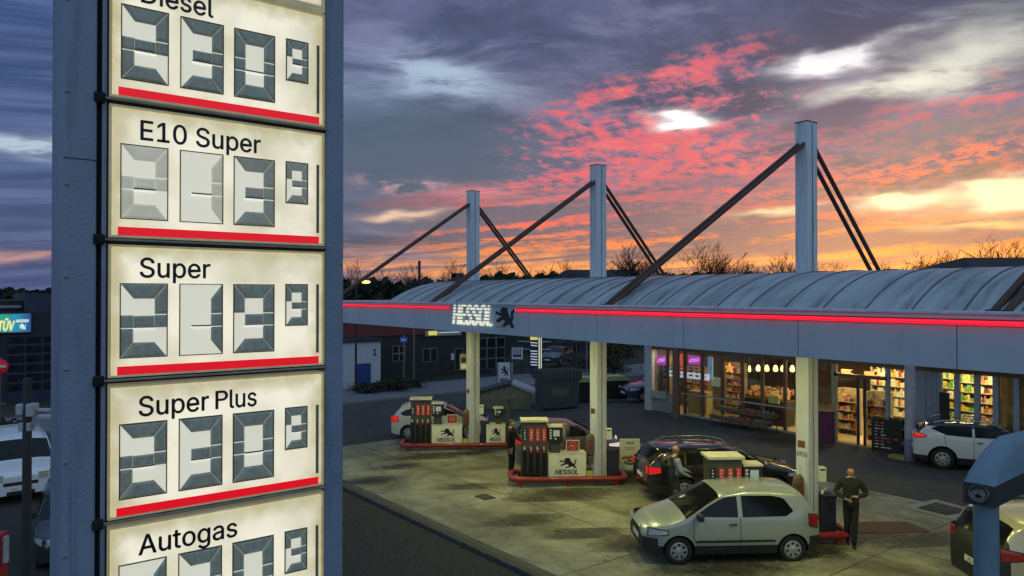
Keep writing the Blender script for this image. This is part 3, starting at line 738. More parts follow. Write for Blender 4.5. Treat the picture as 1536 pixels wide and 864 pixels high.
# ------------------------------------------------------------------ pump islands
ISL = R(55.5)
disp_m = mat('dispenser grey', (.055, .062, .05), .5, var=.2)
disp_br = mat('dispenser brown', (.09, .065, .05), .5, var=.2)
label_red = mat('red product label', (.45, .03, .03), .45, var=.2, emit=(1, .05, .04), estr=.10)
label_w = mat('white print', (.7, .68, .6), .5, var=0)
screen_m = mat('pump display', (.25, .30, .28), .25, var=0, emit=(.6, .75, .7), estr=.22)
box_m = mat('pump housing white', (.78, .80, .62), .5, var=.12, scale=3)
def nozzle_pump(isl, tx, w_, grade_labels):
    t = thing('fuel_pump', '', 'fuel pump', isl[0], ISL)
    m_ = MB(); m_.box((tx, -.25, .10), (tx + w_, .25, 1.05), disp_m, .015); m_.box((tx + .02, -.22, 1.05), (tx + w_ - .02, .25, 1.92), disp_br if grade_labels else disp_m, .01); m_.build('housing', t)
    m_ = MB(); m_.box((tx - .03, -.30, 1.921), (tx + w_ + .03, .30, 1.99), cream, .012); m_.build('top_cap', t)
    for k in range(4):
        xk = tx + w_ * (k + .5) / 4
        m_ = MB(); m_.box((xk - .062, -.235, 1.33), (xk + .062, -.223, 1.72), label_red if k else black_plastic)
        for j in range(5): m_.box((xk - .03, -.239, 1.37 + j * .07), (xk + random.uniform(0, .04), -.236, 1.40 + j * .07), label_w)
        m_.build('grade_label', t)
        m_ = MB(); m_.box((xk - .07, -.27, .12), (xk + .07, -.252, 1.04), black_plastic, .01); m_.build('hose_bay', t)
        m_ = MB(); m_.tube([(xk - .02, -.30, 1.02), (xk - .02, -.33, 1.10), (xk - .02, -.29, 1.18)], [.028, .032, .02], mat('nozzle steel', (.55, .55, .5), .35, metal=.6), 8)
        m_.box((xk - .045, -.35, .99), (xk + .005, -.28, 1.10), label_red if k else black_plastic, .01)
        nz = m_.build('nozzle', t)
        m_ = MB(); m_.tube([(xk + .03, -.29, 1.0), (xk + .045, -.34, .6), (xk + .05, -.37, .22), (xk + .01, -.38, .13), (xk - .04, -.36, .25), (xk - .02, -.31, .98)], .017, rubber, 6); m_.build('hose', nz)
    return t
def display_head(t, x0, x1, z0=1.27, z1=1.74):
    m_ = MB(); m_.box((x0, -.20, z0), (x1, .20, z1), black_plastic, .012); m_.box((x0 - .01, -.22, z1), (x1 + .01, .22, z1 + .05), cream, .01); m_.box((x0 + .08, -.15, .1), (x1 - .08, .15, z0), disp_m); h = m_.build('display_head', t)
    m_ = MB(); m_.box((x0 + .16, -.207, z0 + .2), (x1 - .10, -.202, z1 - .08), screen_m)
    for k in range(4): m_.box((x0 + .05, -.207, z0 + .12 + k * .08), (x0 + .11, -.202, z0 + .17 + k * .08), label_w)
    m_.box((x0 + .2, -.207, z0 + .1), (x1 - .2, -.202, z0 + .15), label_w); m_.build('screen', h)
def logo_box(t, x0, x1, h=.92):
    m_ = MB(); m_.box((x0, -.26, .11), (x1, .26, h), box_m, .015); m_.box((x0 - .008, -.268, h), (x1 + .008, .268, h + .03), cream, .008); c = m_.build('cabinet', t)
    m_ = MB(); wd = x1 - x0
    lion(m_, ink, Matrix.Translation((x0 + wd * .28, -.263, .48)) @ FACE_Y, wd * .48, .36, .003); m_.build('lion_emblem', c)
    m_ = MB(); put_text(m_, 'HESSOL', ink, Matrix.Translation((x0 + wd * .18, -.263, .31)) @ FACE_Y, width=wd * .60, height=.14, ext=.002, shear=.22, bold=.03); m_.build('lettering', c)
def no_smoking(loc, lx, lz, label):
    t = thing('warning_sign', label, 'sign', loc, ISL)
    m_ = MB(); m_.box((lx, -.02, lz), (lx + .42, .0, lz + .36), label_w, .005); m_.build('board', t)
    m_ = MB(); m_.box((lx + .025, -.023, lz + .025), (lx + .395, -.021, lz + .335), mat('sign brown', (.22, .05, .04), .5, var=.1))
    n = 20; m_.tube([(lx + .21 + .115 * math.cos(2 * math.pi * k / n), -.027, lz + .18 + .115 * math.sin(2 * math.pi * k / n)) for k in range(n)], .016, mat('warning red', (.6, .05, .05), .5, var=0, emit=(1, .1, .08), estr=.15), 6, closed=True)
    m_.tube([(lx + .13, -.027, lz + .26), (lx + .29, -.027, lz + .10)], .014, MATS['warning red'], 6)
    m_.box((lx + .15, -.0285, lz + .165), (lx + .27, -.025, lz + .19), label_w); m_.build('symbol', t)
def rail(isl, x0, x1, label, y0=-.50, y1=.50):
    t = thing('bumper_rail', label, 'bumper rail', isl[0], ISL)
    r = .085; zz = .22; c = .22
    def arc(cx_, cy_, a0, a1): return [(cx_ + c * math.cos(R(a0 + (a1 - a0) * k / 5)), cy_ + c * math.sin(R(a0 + (a1 - a0) * k / 5)), zz) for k in range(6)]
    m_ = MB(); pts = arc(x0 + c, y0 + c, 180, 270) + arc(x1 - c, y0 + c, 270, 360) + arc(x1 - c, y1 - c, 0, 90) + arc(x0 + c, y1 - c, 90, 180)
    m_.tube(pts, r, red_paint, 10, closed=True); m_.build('tube', t)
    for px_ in (x0 + .3, (x0 + x1) / 2, x1 - .3):
        for y in (y0, y1):
            m_ = MB(); m_.tube([(px_, y, -.02), (px_, y, zz)], .05, red_paint, 8); m_.build('post', t)
    m_ = MB(); m_.box((x0 + .13, y0 + .13, -.05), (x1 - .13, y1 - .13, .10), kerb_m, .02); m_.build('plinth', t)
PUMP_LABELS = ['grey fuel pump at the farthest island, beside the white car', 'brown fuel pump with cream cap next to the man in dark clothes', 'fuel pump with cream cap behind the silver hatchback']
BOXL = ['white lion cabinet on the farthest pump island', 'white lion cabinet on the middle pump island', 'white lion cabinet hidden behind the silver hatchback']
for i in range(3):
    cx_ = CX[i]; loc = Vector((cx_, YC, gz(cx_, YC))); isl = (loc,)
    t = nozzle_pump(isl, -2.42, .80, i == 1); t['label'] = PUMP_LABELS[i]; t['group'] = 'fuel pumps on the islands'
    display_head(t, -1.60, -1.14); logo_box(t, -1.60, -.42)
    rail(isl, -2.75, (1.62, .78, .80)[i], ['red bumper rail round the farthest pump island', 'red bumper rail round the middle pump island', 'red bumper rail right beside the silver hatchback'][i])
    no_smoking(loc, -1.02, .955, ['small framed warning sign on the farthest pump cabinet', 'small framed warning sign on the middle pump cabinet', 'small framed warning sign above the silver car roof'][i])
    # cover of the fire extinguisher strapped to the column
    M = Matrix.Translation((-.27, -.12, 1.18)) @ Matrix.Scale(.34, 4, (0, 1, 0)) @ Matrix.Scale(.62, 4, (1, 0, 0))
    m_ = MB(); m_.lathe([(.0, -.36), (.12, -.35), (.2, -.26), (.24, -.1), (.24, .12), (.2, .26), (.12, .33), (0, .35)], mat('brown plastic', (.13, .085, .06), .5, var=.5, scale=14), 16, M=M)
    m_.box((-.36, -.20, .62), (-.20, -.06, .84), MATS['brown plastic'], .02); m_.box((-.31, -.226, 1.08), (-.23, -.206, 1.30), mat('faded red label', (.22, .035, .03), .5, var=.4, scale=30))
    o = m_.build('extinguisher_cover', None, loc); o.rotation_euler = (0, 0, ISL)
    tag(o, ['brown oval cover hung on the farthest column', 'brown oval cover hung on the middle column', 'grey brown oval cover hung on the nearest column'][i], 'cover', 'covers hung on the columns')
    m_ = MB(); m_.box((.24, -.10, 1.32), (.42, .08, 1.68), box_m, .03); m_.box((.26, -.104, 1.60), (.38, -.101, 1.64), dark_metal)
    o = m_.build('towel_dispenser', None, loc); o.rotation_euler = (0, 0, ISL)
    tag(o, ['white towel box on the right of the farthest column', 'white towel box on the right of the middle column', 'white towel box on the right of the nearest column'][i], 'towel dispenser', 'towel boxes on the columns')
    m_ = MB(); m_.box((.30, -.15, .10), (.62, .2, .98), mat('blue black bin', (.02, .025, .05), .45, var=.2), .02); m_.box((.28, -.17, .98), (.64, .22, 1.03), black_plastic, .01)
    if i == 2:
        m_.tube([(.33, -.05, 1.04), (.36, -.02, 1.12), (.40, .03, 1.07), (.44, -.02, 1.16)], .03, label_w, 6)
    o = m_.build('waste_bin', None, loc); o.rotation_euler = (0, 0, ISL)
    tag(o, ['dark waste bin beside the farthest column', 'dark waste bin beside the middle column', 'dark waste bin with crumpled white paper on top'][i], 'waste bin', 'bins beside the columns')
    m_ = MB(); m_.box((-.40, -.2, .10), (-.20, .05, .40), mat('yellow bucket', (.65, .55, .12), .5), .02); m_.box((-.40, -.2, .401), (-.20, .05, .43), black_plastic)
    o = m_.build('water_bucket', None, loc); o.rotation_euler = (0, 0, ISL)
    tag(o, ['yellow water bucket at the foot of the farthest column', 'yellow water bucket at the foot of the middle column', 'yellow water bucket at the foot of the nearest column'][i], 'bucket', 'buckets at the columns')
# second cabinet and hose mast on the farthest island
loc = Vector((CX[0], YC, gz(CX[0], YC)))
t = thing('gas_pump', 'white lion cabinet with a display and hose mast, farthest island', 'fuel pump', loc, ISL)
logo_box(t, .52, 1.26); display_head(t, .80, 1.18, 1.2, 1.55)
m_ = MB(); m_.box((1.28, -.12, .1), (1.44, .1, 1.95), disp_m, .01); m_.tube([(1.36, -.13, 1.9), (1.52, -.2, 1.5), (1.54, -.22, .7), (1.44, -.18, .5)], .018, rubber, 6); m_.build('hose_mast', t)
# A-frame advertisement
p = at_g(944, 714); t = thing('advertising_stand', 'white standing poster with brown rolls beside the middle pump', 'poster stand', p, ISL - R(4))
m_ = MB(); m_.box((-.32, -.06, .22), (.32, -.02, 1.22), label_w, .01); m_.box((-.29, -.066, .26), (.29, -.061, 1.19), mat('poster pale', (.62, .64, .52), .5, var=.08)); m_.build('board', t)
m_ = MB(); m_.box((-.36, -.2, 0), (.36, .2, .20), mat('stand base', (.05, .055, .05), .5), .03); m_.build('base', t)
m_ = MB()
put_text(m_, 'Baguette', ink, Matrix.Translation((-.12, -.067, 1.06)) @ FACE_Y, width=.26, height=.075, ext=.001, shear=.25, bold=.02)
for k, w_ in enumerate((.36, .30)): m_.box((-w_ / 2, -.0675, .93 - k * .05), (w_ / 2, -.0665, .945 - k * .05), ink)
for k in range(3):
    m_.lathe([(0, -.10), (.045, -.08), (.055, 0), (.045, .08), (0, .10)], mat('bread brown', (.35, .14, .05), .6, var=.3, scale=20), 10, M=Matrix.Translation((-.17 + k * .17, -.068, .63)) @ Matrix.Rotation(R(72), 4, 'Y') @ Matrix.Scale(.3, 4, (0, 1, 0)))
m_.build('picture', t)
m_ = MB(); m_.lathe([(0, 0), (.08, 0), (.08, .004), (0, .004)], ink, 20, M=Matrix.Translation((0, -.0665, .47)) @ Matrix.Rotation(R(90), 4, 'X') @ Matrix.Scale(2.3, 4, (1, 0, 0)))
m_.build('caption', t)
m_ = MB(); put_text(m_, 'SALAMI', label_w, Matrix.Translation((-.13, -.0715, .44)) @ FACE_Y, width=.26, height=.06, ext=.001, bold=.02); m_.build('lettering', t)
# ------------------------------------------------------------------ cars
tint = mat('dark car glass', (.006, .007, .008), .10, var=0, spec=.35)
trim_m = mat('black car trim', (.02, .021, .022), .55, var=.15)
chrome = mat('bright metal', (.6, .6, .6), .25, metal=1, var=.05)
rim_m = mat('wheel cover silver', (.42, .43, .43), .35, metal=.4, var=.1)
plate_m = mat('number plate', (.75, .75, .70), .4, var=.05)
lamp_clear = mat('headlamp glass', (.62, .68, .74), .15, var=.2, scale=25, metal=.3, coat=.8)
def smooth_profile(pts, n=90):
    def f(x):
        for (a, za), (b, zb_) in zip(pts[:-1], pts[1:]):
            if a <= x <= b: return za + (zb_ - za) * (x - a) / (b - a)
        return pts[0][1] if x < pts[0][0] else pts[-1][1]
    return f
class Car:
    def __init__(s, L, W, H, wb, prof, belt, fo=None, wr=.30, rr=.10, tum=.20, zb=.20):
        s.L, s.W, s.H, s.wb, s.belt, s.wr, s.rr, s.tum, s.zb = L, W, H, wb, belt, wr, rr, tum, zb
        f = smooth_profile(prof)
        s.top = lambda x: (f(x - .07) + f(x - .035) + 2 * f(x) + f(x + .035) + f(x + .07)) / 6
        s.xf = L / 2 - (fo if fo else .36 * (L - wb) + .12); s.xr = s.xf - wb
        # stations evenly spaced along the roof line
        d = [(-L / 2 + L * k / 600) for k in range(601)]; acc = [0]
        for a, b in zip(d[:-1], d[1:]): acc.append(acc[-1] + math.hypot(b - a, s.top(b) - s.top(a)))
        s.xs = []; k = 0; n = 84
        for i in range(n + 1):
            q = acc[-1] * i / n
            while k < 600 and acc[k] < q - 1e-9: k += 1
            s.xs.append(d[k])
    def plan(s, x):
        e = .62; a = (s.L / 2 - x) / e; b = (x + s.L / 2) / e; p = 1.0
        if a < 1: p -= .30 * (1 - a) ** 2.2
        if b < 1: p -= .17 * (1 - b) ** 2.4
        return p
    def w(s, x, z):
        q = s.W / 2 * s.plan(x)
        if z < .62: q *= 1 - .07 * ((.62 - z) / .42) ** 2
        if z > s.belt: q *= 1 - s.tum * (z - s.belt) / (s.H - s.belt) 
        elif z > .62: q *= 1 - .025 * ((z - .62) / (s.belt - .62)) ** 2
        return q * (.975 if z > s.belt else 1.0)
    def under(s, x):
        a = min(s.L / 2 - x, x + s.L / 2); return s.zb + (.10 * (1 - a / .5) ** 2 if a < .5 else 0)
    def sect(s, x):
        zt = s.top(x); zs = zt - s.rr; z0 = s.under(x); r = []
        for k in range(13):
            z = z0 + (zs - z0) * k / 12; r.append((s.w(x, z), z))
        wc = r[-1][0]
        for k in range(1, 9):
            a = math.pi / 2 * k / 8; r.append((wc * math.cos(a) ** .8, zs + s.rr * math.sin(a)))
        r[-1] = (0, zt); return r
    def crown(s, x, y, off):
        zt = s.top(x); zs = zt - s.rr; wc = s.w(x, zs); c = min(1, abs(y) / wc) ** 1.25
        sl = (s.top(x + .03) - s.top(x - .03)) / .06; n = math.hypot(1, sl)
        return Vector((x - off * sl / n, y, zs + s.rr * math.sqrt(max(0, 1 - c * c)) + off / n))
def make_car(name, label, cat, loc, head, C_, paint, side_glass, wind, rear, group=None, trim_z=.0, lights=(), seams=(), spokes=7, rails=False, plates=('', ''), roof_mat=None, lit_tail=False, cladding=None, arch=.055, mirrors=True, dark_rear=0, moulding=()):
    root = thing(name, label, cat, loc, head, group)
    mb = MB(); S = [C_.sect(x) for x in C_.xs]; n = len(S[0]); ring = []
    for x, r in zip(C_.xs, S):
        ring.append([(x, -a, z) for a, z in r] + [(x, a, z) for a, z in r[-2::-1]])
    N = len(ring[0]); vs = [p for r in ring for p in r]; fs = []
    for i in range(len(ring) - 1):
        for j in range(N): fs.append((i * N + j, i * N + (j + 1) % N, (i + 1) * N + (j + 1) % N, (i + 1) * N + j))
    fs = [f[::-1] for f in fs]
    fs.append(list(range(N))); fs.append(list(range(len(vs) - 1, len(vs) - N - 1, -1)))
    me = bpy.data.meshes.new('body'); me.from_pydata(vs, [], fs); me.materials.append(paint); me.materials.append(trim_m); me.materials.append(roof_mat or paint)
    bm = bmesh.new(); bm.from_mesh(me); bmesh.ops.recalc_face_normals(bm, faces=bm.faces[:])
    cuts_ = [((0, 0, C_.zb + trim_z * .3 + .03), (0, 0, 1))]
    if trim_z: cuts_ += [((0, 0, trim_z), (0, 0, 1)), ((C_.L / 2 - .30, 0, 0), (1, 0, 0)), ((-C_.L / 2 + .26, 0, 0), (1, 0, 0))]
    if cladding: cuts_.append(((0, 0, cladding), (0, 0, 1)))
    if roof_mat: cuts_.append(((0, 0, C_.belt + .30), (0, 0, 1)))
    if dark_rear: cuts_.append(((-C_.L / 2 + dark_rear, 0, 0), (1, 0, 0)))
    for co_, no_ in cuts_: bmesh.ops.bisect_plane(bm, geom=bm.verts[:] + bm.edges[:] + bm.faces[:], plane_co=co_, plane_no=no_)
    for f in bm.faces:
        c = f.calc_center_median(); f.smooth = len(f.verts) < 12
        if dark_rear and c.x < -C_.L / 2 + dark_rear: f.material_index = 1; continue  # whole rear in trim black: dark plastic plus shade put into the colour
        if c.z < C_.zb + trim_z * .3 + .03 or (trim_z and ((c.x > C_.L / 2 - .30 or c.x < -C_.L / 2 + .26) and c.z < trim_z)): f.material_index = 1
        if cladding and c.z < cladding: f.material_index = 1
        if roof_mat and c.z > C_.belt + .30: f.material_index = 2
    bm.to_mesh(me); bm.free()
    ob = bpy.data.objects.new('bodytmp', me)
    cb = MB()
    for xw in (C_.xf, C_.xr):
        for sg in (-1, 1):
            M = Matrix.Translation((xw, sg * (C_.W / 2 - .16), C_.wr)) @ Matrix.Rotation(R(90), 4, 'X')
            cb.lathe([(0, -.24), (C_.wr + arch, -.24), (C_.wr + arch, .24), (0, .24)], trim_m, 36, M=M, smooth=False)
    cut = bpy.data.meshes.new('cut'); cut.from_pydata(cb.v, [], cb.f); cut.materials.append(trim_m)
    bm = bmesh.new(); bm.from_mesh(cut); bmesh.ops.remove_doubles(bm, verts=bm.verts[:], dist=1e-4); bmesh.ops.recalc_face_normals(bm, faces=bm.faces[:]); bm.to_mesh(cut); bm.free()
    co = bpy.data.objects.new('cuttmp', cut); TMP.collection.objects.link(co)
    md = ob.modifiers.new('b', 'BOOLEAN'); md.object = co; md.operation = 'DIFFERENCE'; md.solver = 'EXACT'
    try: md.material_mode = 'TRANSFER'
    except Exception: pass
    res = evaluated(ob); res.name = 'body'
    bpy.data.objects.remove(ob); bpy.data.objects.remove(co)
    try: res.set_sharp_from_angle(angle=R(38))
    except Exception: pass
    body = bpy.data.objects.new('body', res); col.objects.link(body); body.parent = root
    def side_patch(mb, lo, hi, m, off=.006, nx=14, nz=5, sides=(-1, 1)):
        fl, fh = smooth_profile(lo), smooth_profile(hi); xa, xb = max(lo[0][0], hi[0][0]), min(lo[-1][0], hi[-1][0])
        for sg in sides:
            vs = []
            for i in range(nx + 1):
                x = xa + (xb - xa) * i / nx
                for j in range(nz + 1):
                    z = fl(x) + (fh(x) - fl(x)) * j / nz; vs.append((x, sg * (C_.w(x, z) + off), z))
            fs = [(i * (nz + 1) + j, (i + 1) * (nz + 1) + j, (i + 1) * (nz + 1) + j + 1, i * (nz + 1) + j + 1) for i in range(nx) for j in range(nz)]
            if sg > 0: fs = [f[::-1] for f in fs]
            mb.add(vs, fs, m, True)
    def crown_patch(mb, xa, xb, fw, m, off=.006, nx=12, ny=14):
        vs = []
        for i in range(nx + 1):
            x = xa + (xb - xa) * i / nx; wc = C_.w(x, C_.top(x) - C_.rr) * fw
            for j in range(ny + 1): vs.append(C_.crown(x, wc * (2 * j / ny - 1), off))
        mb.add(vs, [(i * (ny + 1) + j, i * (ny + 1) + j + 1, (i + 1) * (ny + 1) + j + 1, (i + 1) * (ny + 1) + j) for i in range(nx) for j in range(ny)], m, True)
    for lo, hi in side_glass:
        for sg in (-1, 1):
            m_ = MB(); side_patch(m_, lo, hi, tint, sides=(sg,)); m_.build('side_window', root)
    if wind:
        m_ = MB(); crown_patch(m_, *wind, .95, tint); m_.build('windscreen', root)
        xw_ = max(wind)
        for sg in (-.55, .12):
            m_ = MB(); wc_ = C_.w(xw_, C_.top(xw_) - C_.rr); m_.tube([C_.crown(xw_ - .02 - .05 * k, wc_ * (sg + .10 * k), .016) for k in range(5)], .009, trim_m, 5); m_.build('wiper', root)
    if rear:
        m_ = MB(); crown_patch(m_, *rear, .90, tint); m_.build('rear_window', root)
    if seams:
        m_ = MB()
        for pts in seams:
            for sg in (-1, 1):
                P = []
                for (a, za), (b, zb2) in zip(pts[:-1], pts[1:]):
                    for k in range(8): P.append((a + (b - a) * k / 8, za + (zb2 - za) * k / 8))
                P.append(pts[-1]); m_.tube([(x, sg * (C_.w(x, z) + .001), z) for x, z in P], .0065, trim_m, 5)
        m_.build('door_gap', root)
        xh = seams[0][0][0]
        for sg in (-1, 1):
            m_ = MB(); z = C_.belt - .13; x = xh + .16; m_.box((x - .085, sg * (C_.w(x, z) - .005), z - .016), (x + .085, sg * (C_.w(x, z) + .028), z + .016), trim_m, .012); m_.build('door_handle', root)
    for nm_, lo, hi, m in lights:
        for sg in (-1, 1):
            m_ = MB(); g_ = .022; side_patch(m_, [(a - g_ * (1 if k == 0 else -1), z - g_) for k, (a, z) in enumerate(lo)], [(a - g_ * (1 if k == 0 else -1), z + g_) for k, (a, z) in enumerate(hi)], trim_m, .005, 8, 4, sides=(sg,)); side_patch(m_, lo, hi, m, .011, 8, 4, sides=(sg,))
            # the part of the lamp that wraps on to the end of the car
            e = C_.L / 2 if hi[-1][0] > 0 else -C_.L / 2
            x = e * .985
            zl = lo[-1][1] if e > 0 else lo[0][1]; zh2 = hi[-1][1] if e > 0 else hi[0][1]
            m_.box((x, sg * C_.w(x, zl) * .98, zl + .01), (e * 1.004, sg * C_.w(x, zl) * (.62 if e > 0 else .80), zh2 - .01), m, .015); m_.build(nm_, root)
    for lo, hi in moulding:
        for sg in (-1, 1):
            m_ = MB(); side_patch(m_, lo, hi, trim_m, .012, 16, 2, sides=(sg,)); m_.build('side_moulding', root)
    if mirrors and wind:
        xm = max(wind) - .28
        for sg in (-1, 1):
            m_ = MB(); y = sg * (C_.w(xm, C_.belt) + .11); m_.box((xm - .06, y - .10, C_.belt - .02), (xm + .07, y + .09, C_.belt + .13), trim_m, .045); m_.build('wing_mirror', root)
    for e, tx in ((C_.L / 2, plates[0]), (-C_.L / 2, plates[1])):
        sg = 1 if e > 0 else -1; z = .46 if sg > 0 else .62
        m_ = MB(); m_.box((e + sg * .002, -.26, z - .055), (e + sg * .014, .26, z + .055), plate_m)
        if tx: put_text(m_, tx, ink, Matrix.Translation((e + sg * .0145, -.22 * sg, z - .035)) @ (FACE_X if sg > 0 else Matrix.Rotation(math.pi, 4, 'Z') @ FACE_X), width=.44, height=.07, ext=.001)
        m_.build('number_plate', root)
    m_ = MB(); e = C_.L / 2
    m_.box((e - .01, -.42, .56), (e + .006, .42, .66), trim_m, .01); m_.box((e - .01, -.34, .30), (e + .005, .34, .40), trim_m); m_.build('grille', root)
    if rails:
        for sg in (-1, 1):
            m_ = MB(); xs_ = [-C_.L * .36 + C_.L * .5 * k / 8 for k in range(9)]
            m_.tube([(x, sg * (C_.w(x, C_.top(x) - C_.rr) * .88), C_.top(x) + (.03 if 0 < k < 8 else -.03)) for k, x in enumerate(xs_)], .017, chrome, 6); m_.build('roof_rail', root)
    wheel0 = None
    for xw in (C_.xf, C_.xr):
        for sg in (-1, 1):
            M = Matrix.Translation((0, 0, 0)) @ Matrix.Rotation(R(90) * (1 if sg < 0 else -1), 4, 'X')
            r = C_.wr; m_ = MB(); m_.lathe([(r * .62, -.09), (r * .9, -.10), (r, -.075), (r, .075), (r * .92, .10), (r * .66, .098), (r * .62, .08)], rubber, 30, M=M)
            wh = m_.build('wheel', root, (xw, sg * (C_.W / 2 - .125), r))
            m_ = MB(); m_.lathe([(r * .66, .085), (r * .60, .098), (r * .45, .088), (r * .2, .094), (.04, .102), (0, .104)], rim_m, 30, M=M)
            for k in range(spokes):
                a0 = 2 * math.pi * k / spokes; a1 = a0 + 2 * math.pi / spokes * .56
                pts = [(q * r * math.cos(a), q * r * math.sin(a), .0985 if q > .5 else .097) for q, a in ((.33, a0 + .12), (.55, a0), (.55, a1), (.33, a1 - .12))]
                m_.add(pts, [(0, 1, 2, 3)], trim_m, M=M)
            m_.build('rim', wh)
    return root
def carpaint(name, c, rough=.3, metal=.0, coat=.6, var=.02): return mat(name, c, rough, metal, var=var, scale=3, coat=coat)
tail_red = mat('tail lamp', (.35, .01, .01), .2, var=.2, scale=20, emit=(1, .02, .015), estr=.5, coat=.5)
tail_dim = mat('tail lamp unlit', (.30, .02, .02), .2, var=.3, scale=20, coat=.6)
# silver hatchback
HAT = Car(3.83, 1.66, 1.54, 2.465, [(-1.915, .93), (-1.86, 1.02), (-1.60, 1.44), (-1.45, 1.505), (-.9, 1.545), (-.3, 1.545), (.22, 1.475), (.55, 1.30), (1.02, 1.02), (1.20, .955), (1.62, .84), (1.80, .76), (1.915, .66)], .97, fo=.74, wr=.29)
silver = carpaint('silver green paint', (.36, .41, .41), .30, .35)
pf = at_g(1019, 845); pr = at_g(1183, 840); d = (pf - pr); hd = math.atan2(d.y, d.x)
mid = (pf + pr) / 2; nrm = Vector((-math.sin(hd), math.cos(hd), 0))
if nrm.dot(Vector((FW.x, FW.y, 0))) < 0: nrm = -nrm
ctr = mid + nrm * .72; ctr -= Vector((math.cos(hd), math.sin(hd), 0)) * ((HAT.xf + HAT.xr) / 2)
make_car('hatchback_car', 'silver three door hatchback with black bumpers, nearest car on the slab', 'car', (ctr.x, ctr.y, gz(ctr.x, ctr.y) + .012), hd, HAT, silver,
    [([(-.10, .99), (.80, 1.01)], [(-.10, 1.41), (.18, 1.385), (.50, 1.23), (.80, 1.045)]), ([(-1.30, 1.09), (-1.15, 1.0), (-.20, .99)], [(-1.30, 1.12), (-1.12, 1.36), (-.85, 1.41), (-.20, 1.415)])],
    (.26, 1.02), (-1.84, -1.60), trim_z=.56, plates=('', ''),
    lights=[('headlight', [(1.42, .66), (1.80, .60)], [(1.42, .72), (1.80, .76)], lamp_clear), ('tail_light', [(-1.86, .72), (-1.66, .80)], [(-1.86, .98), (-1.66, 1.02)], tail_dim)],
    seams=[[(-.15, .98), (-.15, .34), (.70, .32), (.86, .55), (.86, .98)]], moulding=[([(-.90, .465), (.80, .465)], [(-.90, .515), (.80, .515)])])
# dark estate being filled behind the third island
EST = Car(4.6, 1.80, 1.50, 2.66, [(-2.30, .92), (-2.24, 1.05), (-1.90, 1.42), (-1.7, 1.475), (-.9, 1.505), (-.1, 1.49), (.35, 1.40), (.75, 1.21), (1.15, 1.0), (1.9, .86), (2.18, .76), (2.30, .64)], 1.0, fo=.9, wr=.32)
black_p = carpaint('black car paint', (.012, .013, .016), .22, coat=.9)
p = at_g(1092, 752); u = Vector((math.cos(ISL), math.sin(ISL), 0)); v = Vector((-u.y, u.x, 0))
side4 = lambda L, b, h: [([(-.30, b), (L * .20, b + .02)], [(-.30, h), (L * .03, h - .01), (L * .13, h - .17), (L * .20, b + .06)]), ([(-L * .26, b), (-.40, b)], [(-L * .26, h - .05), (-.40, h)]), ([(-L * .40, b + .06), (-L * .36, b), (-L * .275, b)], [(-L * .40, b + .12), (-L * .34, h - .10), (-L * .275, h - .05)])]
ctr = p + v * 1.0
make_car('estate_car', 'black estate car with lit tail light beside the bald man refuelling', 'car', (ctr.x, ctr.y, gz(ctr.x, ctr.y) + .012), ISL + R(3), EST, black_p, side4(4.6, 1.03, 1.37), (.42, 1.15), (-2.2, -1.92),
    lights=[('headlight', [(1.75, .66), (2.16, .60)], [(1.75, .74), (2.16, .76)], lamp_clear), ('tail_light', [(-2.26, .76), (-1.95, .82)], [(-2.26, .98), (-1.95, .96)], tail_red)], seams=[[(-.35, 1.0), (-.35, .35), (.72, .33), (.92, 1.0)], [(-1.3, 1.0), (-1.2, .7), (-1.1, .4)]], rails=True, plates=('', ''))
# dark small car behind the middle island
SML = Car(3.7, 1.68, 1.48, 2.4, [(-1.85, .92), (-1.80, 1.02), (-1.5, 1.39), (-1.3, 1.45), (-.6, 1.485), (0, 1.46), (.4, 1.32), (.95, 1.0), (1.5, .86), (1.75, .76), (1.85, .66)], .98, fo=.72, wr=.29)
mauve = carpaint('dark mauve grey paint', (.16, .12, .14), .3, .3)
p = at_g(856, 700); ctr = p + v * 1.0
side3 = [([(-.15, 1.0), (.72, 1.02)], [(-.15, 1.36), (.12, 1.35), (.45, 1.2), (.72, 1.05)]), ([(-1.25, 1.08), (-1.1, 1.01), (-.25, 1.0)], [(-1.25, 1.11), (-1.05, 1.32), (-.25, 1.36)])]
make_car('compact_car', 'dark mauve compact car behind the middle island', 'car', (ctr.x, ctr.y, gz(ctr.x, ctr.y) + .012), ISL, SML, mauve, side3, (.2, .96), (-1.76, -1.52),
    lights=[('headlight', [(1.35, .68), (1.74, .62)], [(1.35, .76), (1.74, .78)], mat('bright headlamp', (.8, .8, .75), .1, var=0, emit=(1, .95, .85), estr=.5)), ('tail_light', [(-1.82, .74), (-1.62, .80)], [(-1.82, .98), (-1.62, .98)], tail_red)], seams=[[(-.2, .98), (-.2, .34), (.65, .32), (.8, .98)]])
# white hatch behind the farthest island
white_p = carpaint('white car paint', (.62, .62, .55), .3)
p = at_g(659, 663); ctr = p + v * 1.3
make_car('hatchback_car', 'white hatchback with lit tail light behind the farthest island', 'car', (ctr.x, ctr.y, gz(ctr.x, ctr.y) + .012), ISL - R(2), Car(4.0, 1.72, 1.48, 2.5, [(-2.0, .92), (-1.94, 1.02), (-1.62, 1.39), (-1.4, 1.45), (-.6, 1.485), (0, 1.46), (.4, 1.34), (1.0, 1.0), (1.6, .86), (1.88, .76), (2.0, .66)], .98, fo=.78, wr=.3), white_p,
    side4(4.0, 1.01, 1.36), (.25, 1.0), (-1.9, -1.64), lights=[('headlight', [(1.5, .68), (1.88, .62)], [(1.5, .76), (1.88, .78)], lamp_clear), ('tail_light', [(-1.96, .74), (-1.70, .78)], [(-1.96, 1.0), (-1.70, .98)], tail_red)], seams=[[(-.35, .98), (-.35, .34), (.6, .32), (.78, .98)]])
